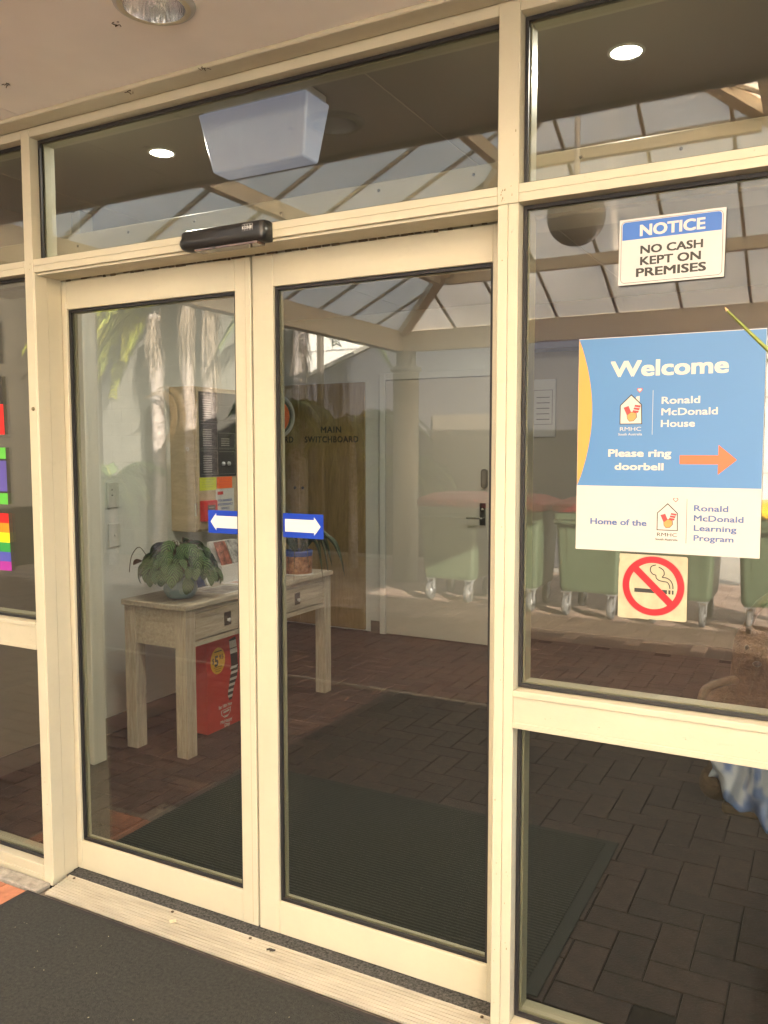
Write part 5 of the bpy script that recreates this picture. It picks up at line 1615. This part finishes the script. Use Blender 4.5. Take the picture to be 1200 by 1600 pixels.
# ------------------------------------------------------------------ walls behind the forecourt
M['block'] = mat('grey_block', (0.18, 0.175, 0.155), 0.9, var=0.10, scale=14, bump=0.5, bscale=70, objrand=0.07)
M['mortar'] = mat('mortar', (0.38, 0.365, 0.33), 0.95)
yb_ = vy(7.15)
bw = thing('block_wall', (-8.0, yb_, 0), 'grey concrete block wall behind the palms', 'wall')
MB().box(-9.8, -6.2, yb_ - .19, yb_ - .006, -0.03, 4.20).build('core', M['mortar'], bw)
bm_ = MB(); bm_.box(0, 0.392, -0.006 - .0, 0.006, 0, 0.192, ch=0.003)
tmp = bm_.build('block', M['block'], None); bmesh_data = tmp.data; bpy.data.objects.remove(tmp)
bm_ = MB(); bm_.box(0, 0.192, -0.006, 0.006, 0, 0.192, ch=0.003)
tmp = bm_.build('block', M['block'], None); half_data = tmp.data; bpy.data.objects.remove(tmp)
cnt = 0
for r in range(21):
    x = -9.8
    z = r * 0.2
    if r % 2:
        o = bpy.data.objects.new('block', half_data); o.location = (x - bw.location.x, rbn.uniform(-.001, .001), z); C.objects.link(o); o.parent = bw; x += .2; cnt += 1
    while x + .39 < -6.2:
        o = bpy.data.objects.new('block', bmesh_data); o.location = (x - bw.location.x, rbn.uniform(-.001, .001), z); C.objects.link(o); o.parent = bw
        x += .4; cnt += 1
t = thing('downpipe', (-5.93, vy(7.3), 0), 'dark square downpipe at the end of the block wall', 'downpipe')
MB().box(-6.01, -5.94, vy(7.35), vy(7.28), 0, 4.2, ch=0.004).build('pipe', M['skirting'], t)
for z in (0.8, 2.0, 3.2): MB().box(-6.02, -5.93, vy(7.36), vy(7.27), z, z + .03).build('bracket', M['skirting'], t)

t = thing('white_building', (-3, vy(13), 0), 'tall sunlit white sheeted building beyond the forecourt', 'building')
M['white_wall'] = mat('white_cladding', (0.74, 0.74, 0.73), 0.7, var=0.04, scale=1.5)
M['seam'] = mat('cladding_seam', (0.35, 0.35, 0.35), 0.8)
MB().box(-9.8, 10, vy(16), vy(12.6), -0.03, 8.0).build('wall', M['white_wall'], t)
for z in (1.2, 2.4, 3.6, 4.8, 6.0): MB().box(-9.8, 10, vy(12.6), vy(12.59), z, z + .025).build('seam', M['seam'], t)

t = thing('wall_shade_slab', (-4, vy(9.6), 0), 'dark slab standing in for the sloping shade on the white building', 'shade_slab')  # dark slab added in place of the sloping shade on the white building
M['shade_slab'] = mat('wall_shade_tone', (0.070, 0.070, 0.084), 0.6, var=0.06, scale=2)  # wall shade put into this dark colour
ya_, yc_ = vy(9.2), vy(10.8)
MB().prism([(-7.9, -0.03), (-1.35, -0.03), (-1.35, 4.9), (-7.9, 2.55)], (0, ya_, 0), X, Z, -Y, ya_ - yc_).build('wall', M['shade_slab'], t)
MB().prism([(-8.0, 2.515), (-1.25, 4.94), (-1.25, 5.0), (-8.0, 2.575)], (0, ya_ + .08, 0), X, Z, -Y, ya_ - yc_ + .16).build('roof', M['cap_grey'], t)
MB().box(-5.2, -4.2, ya_, ya_ + .03, -0.03, 2.1).build('door', M['skirting'], t)

# dark wall added left of the planting to darken what the glass reflects
t = thing('dark_screen_wall', (-9.9, vy(4), 0), 'tall dark brown wall added at the left to darken the reflection', 'wall')
MB().box(-10.02, -9.82, vy(12.5), vy(1.5), -0.03, 6.0).build('wall', mat('dark_brown_wall', (0.055, 0.046, 0.036), 0.8, var=0.2, scale=3), t)

t = thing('light_block_wall', (6.1, -4, 0), 'unseen wall added right of the forecourt to block side light', 'wall')  # added out of view to keep sky and ground glow off the entrance
MB().box(6.0, 6.2, -8.5, -0.70, -0.03, 2.3, ch=0.004).build('wall', M['int_wall'], t)

# ------------------------------------------------------------------ palms
M['trunk'] = mat('palm_trunk', (0.26, 0.22, 0.20), 0.9, var=0.45, scale=14, bump=1.0, bscale=50, stretch=(1, 1, 2.2), col2=(0.55, 0.48, 0.45))
M['boot'] = mat('palm_boot', (0.36, 0.31, 0.28), 0.9, var=0.4, scale=14, bump=0.6, bscale=50)
M['frond_yellow'] = mat('frond_yellow', (0.62, 0.54, 0.04), 0.5, var=0.4, scale=3, col2=(0.30, 0.38, 0.05))
M['frond_green'] = mat('frond_green', (0.028, 0.055, 0.018), 0.5, var=0.5, scale=3, col2=(0.07, 0.12, 0.045))
M['frond_dead'] = mat('frond_dead', (0.22, 0.18, 0.14), 0.9, var=0.5, scale=8)
M['rachis'] = mat('frond_stem', (0.28, 0.30, 0.10), 0.5)


def frond(name, p0, az, L, rise, droop, mt, parent, n=46, ll=0.42, hang=0.75, rng=None, w=0.010, stemmat=None):
    """one palm frond: arching stem with two rows of hanging leaflets"""
    rng = rng or rnd
    P = []
    d = Vector((cos(az), sin(az), 0))
    for i in range(15):
        s = i / 14
        P.append(Vector(p0) + d * (L * (s - 0.12 * s * s)) + Z * (rise * s - droop * s * s))
    b = MB()
    b.tube(P, [0.016 * (1 - .85 * i / 14) + .002 for i in range(15)], n=5, mi=1)
    side = d.cross(Z)
    for i in range(n):
        s = 0.10 + 0.90 * i / n
        k = s * 14; j = min(int(k), 13)
        p = P[j].lerp(P[j + 1], k - j)
        tg = (P[j + 1] - P[j]).normalized()
        l = ll * (0.35 + 0.65 * sin(pi * min(1, s * 0.95 + 0.12))) * rng.uniform(0.8, 1.1)
        for sg in (-1, 1):
            q1 = p + (side * sg * 0.55 + tg * 0.45 + Z * rng.uniform(0.0, 0.15)).normalized() * l * 0.45
            q2 = q1 + (side * sg * (1 - hang) * 0.8 + tg * 0.35 - Z * hang * rng.uniform(.7, 1.1)).normalized() * l * 0.55
            n1 = tg * w
            b.add([p - n1 * .5, p + n1 * .5, q1 + n1, q1 - n1, q2], [(0, 1, 2, 3), (3, 2, 4)], 0)
    return b.build(name, [mt, stemmat or M['rachis']], parent, recalc=False)


def palm(x, y, h, r, label, seed, fr_spec, skirt, nboot=60):
    rg_ = random.Random(seed)
    t = thing('palm_tree', (x, y, 0), label, 'palm', 'palms in front of the block wall')
    P = []; R = []
    for i in range(26):
        s = i / 25
        P.append((x + 0.05 * sin(s * 3 + seed), y + .04 * cos(s * 2.3 + seed), -0.03 + h * s))
        R.append(r * (1.15 - .25 * s) * (1 + 0.10 * (i % 2)))
    MB().tube(P, R, n=12).build('trunk', M['trunk'], t)
    b = MB()
    for k in range(nboot):
        s = rg_.random() ** 0.8; a = rg_.uniform(0, 6.28)
        px, py = x + 0.05 * sin(s * 3 + seed) + r * cos(a), y + .04 * cos(s * 2.3 + seed) + r * sin(a)
        z = h * s; l = rg_.uniform(.06, .22); w = rg_.uniform(.02, .05)
        c_, s_ = cos(a), sin(a)
        o_ = rg_.uniform(.01, .05)
        b.add([(px - s_ * w, py + c_ * w, z), (px + s_ * w, py - c_ * w, z), (px + c_ * o_, py + s_ * o_, z + l), (px + c_ * o_ * .4, py + s_ * o_ * .4, z + l * .5)], [(0, 1, 2), (0, 3, 1), (0, 2, 3), (1, 3, 2)])
    b.build('leaf_base', M['boot'], t)
    for (az, L, rise, droop, mt_, dz) in fr_spec:
        frond('frond', (x, y, h + dz), az, L, rise, droop, mt_, t, rng=rg_, n=54, w=0.014)
    b = MB()
    for k in range(skirt[0]):
        a = rg_.uniform(0, 6.28); rr_ = r * rg_.uniform(0.8, 1.25)
        z1 = h - rg_.uniform(0, .45); l = rg_.uniform(0.3, skirt[1])
        p = Vector((x + rr_ * cos(a), y + rr_ * sin(a), z1))
        q = p + Vector((rg_.uniform(-.06, .06), rg_.uniform(-.06, .06), -l * .5)); q2 = q + Vector((rg_.uniform(-.07, .07), rg_.uniform(-.05, .05), -l * .5))
        w = Vector((-sin(a), cos(a), 0)) * rg_.uniform(.004, .012)
        b.add([p - w, p + w, q + w, q - w, q2], [(0, 1, 2, 3), (3, 2, 4)])
    if skirt[0]: b.build('dead_skirt', M['frond_dead'], t, recalc=False)
    return t


yp = vy(6.55)
G_, Yl, Dd = M['frond_green'], M['frond_yellow'], M['frond_dead']
palm(-8.16, yp, 3.45, 0.085, 'slender palm with yellowing fronds, leftmost of the reflected trunks', 1,
     [(2.9, 1.5, 0.5, 1.9, Yl, 0.25), (3.1, 1.1, 0.3, 1.2, Yl, 0.3), (2.6, 0.9, 0.4, 1.3, Yl, 0.3), (2.2, 1.2, 0.3, 1.6, Yl, 0.2), (3.3, 0.8, 0.2, 1.0, Yl, 0.2), (2.75, 1.7, 0.3, 1.5, Yl, 0.35), (3.0, 1.35, 0.45, 1.9, Yl, 0.1), (2.45, 1.4, 0.5, 2.0, Yl, 0.3), (2.3, 1.7, 0.7, 1.6, Yl, 0.3), (3.5, 1.6, 0.4, 1.7, Yl, 0.2), (1.0, 1.8, 0.9, 1.4, G_, .3), (0.2, 1.6, 0.9, 1.2, G_, .3), (4.4, 1.6, 0.8, 1.4, G_, .3), (5.3, 1.7, .9, 1.3, G_, .3), (2.7, 1.3, 0.0, 1.5, Yl, 0.1)], (120, 0.8))
palm(-7.52, yp + .05, 3.7, 0.075, 'shaggy palm trunk in the middle of the reflected three', 2,
     [(0.4, 1.6, 0.9, 1.3, G_, .2), (1.6, 1.6, 0.8, 1.4, G_, .2), (3.2, 1.5, .9, 1.3, Yl, .2), (4.6, 1.6, .8, 1.4, G_, .2)], (110, 1.2))
palm(-7.18, yp, 3.75, 0.085, 'palm with a long skirt of dead fronds, rightmost of the reflected three', 3,
     [(0.0, 1.7, 0.9, 1.3, G_, .2), (1.1, 1.5, 0.9, 1.2, G_, .2), (5.4, 1.6, .9, 1.4, G_, .2), (2.4, 1.5, .9, 1.4, G_, .2)], (170, 1.6))
palm(-6.05, vy(6.95), 3.3, 0.085, 'pink barked palm beside the downpipe with yellow flower stalks', 4,
     [(0.6, 1.3, 0.5, 1.2, G_, .2), (5.6, 1.4, .4, 1.3, G_, .2), (3.6, 1.2, .6, 1.3, Yl, .1), (2.0, 1.3, .6, 1.2, G_, .1)], (160, 0.8))


def clump(x, y, z0, n, L, label, seed, mt_, lift=0.8, hang=.55):
    rg_ = random.Random(seed)
    t = thing('low_palm', (x, y, 0), label, 'palm', 'low feathery palms under the wall')
    MB().tube([(x, y, -0.03), (x, y, z0 * .6), (x, y, z0)], [0.07, 0.06, 0.04], n=8).build('trunk', M['trunk'], t)
    for k in range(n):
        az = 2 * pi * k / n + rg_.uniform(-.25, .25)
        frond('frond', (x, y, z0), az, L * rg_.uniform(.75, 1.1), L * lift * rg_.uniform(.6, 1.3), L * rg_.uniform(.7, 1.2), mt_, t, n=40, ll=0.36, hang=hang, rng=rg_, w=0.009)
    return t


clump(-8.75, vy(6.3), 1.15, 13, 0.85, 'low palm with pale green feathery fronds at the left of the block wall', 31, mat('frond_pale', (0.12, 0.20, 0.07), 0.5, var=0.4, scale=4))
clump(-6.10, vy(6.55), 2.0, 22, 0.80, 'dark low palm in front of the block wall near the downpipe', 32, G_)
clump(-5.65, vy(7.6), 1.75, 22, 1.15, 'bushy low palm beside the canopy column and behind the eaves beam', 33, G_)
clump(-5.2, vy(8.2), 1.2, 18, 1.0, 'low palm behind the canopy column against the dark shade slab', 34, G_)
# hanging dead fronds right of the downpipe
t = thing('hanging_frond', (-5.3, vy(7.6), 3.0), 'dead grey frond strands hanging below the canopy eaves beam', 'dead frond')
b = MB(); rg_ = random.Random(77)
for k in range(90):
    x = rg_.choice((rg_.uniform(-5.65, -5.15), rg_.uniform(-4.95, -4.75)))
    p = Vector((x, vy(7.7) + rg_.uniform(-.1, .1), 3.9)); l = rg_.uniform(.7, 1.15) if x < -5 else rg_.uniform(1.0, 1.6)
    q = p + Vector((rg_.uniform(-.06, .06), 0, -l * .5)); q2 = q + Vector((rg_.uniform(-.08, .08), 0, -l * .5))
    w = Vector((rg_.uniform(.003, .009), 0, 0))
    b.add([p - w, p + w, q + w, q - w, q2], [(0, 1, 2, 3), (3, 2, 4)])
b.build('strands', M['frond_dead'], t, recalc=False)
MB().tube([(-5.9, vy(7.7), 3.80), (-5.2, vy(7.7), 3.95), (-4.7, vy(7.7), 3.88)], 0.02, n=6).build('stem', M['frond_dead'], t)
# curled dry frond wrapped round the middle trunk
t = thing('curled_dry_frond', (-7.75, yp + .2, 2.1), 'curled orange brown dry frond caught between the palm trunks', 'dead frond')
b = MB()
for k in range(11):
    a = rg_.uniform(-.16, .16)
    b.tube(smooth_pts([(-8.05 + a, yp + .18, 2.35 + a * .5), (-7.78 + a * .3, yp + .22, 2.37 + a * .4), (-7.62 + a * .4, yp + .2, 2.20 + a), (-7.60 + a, yp + .2, 1.95 + a), (-7.72 + a * 1.5, yp + .18, 1.72 + a)], 4), 0.004, n=4)
b.build('strands', mat('dry_orange', (0.19, 0.125, 0.06), 0.8, var=0.4, scale=20), t)
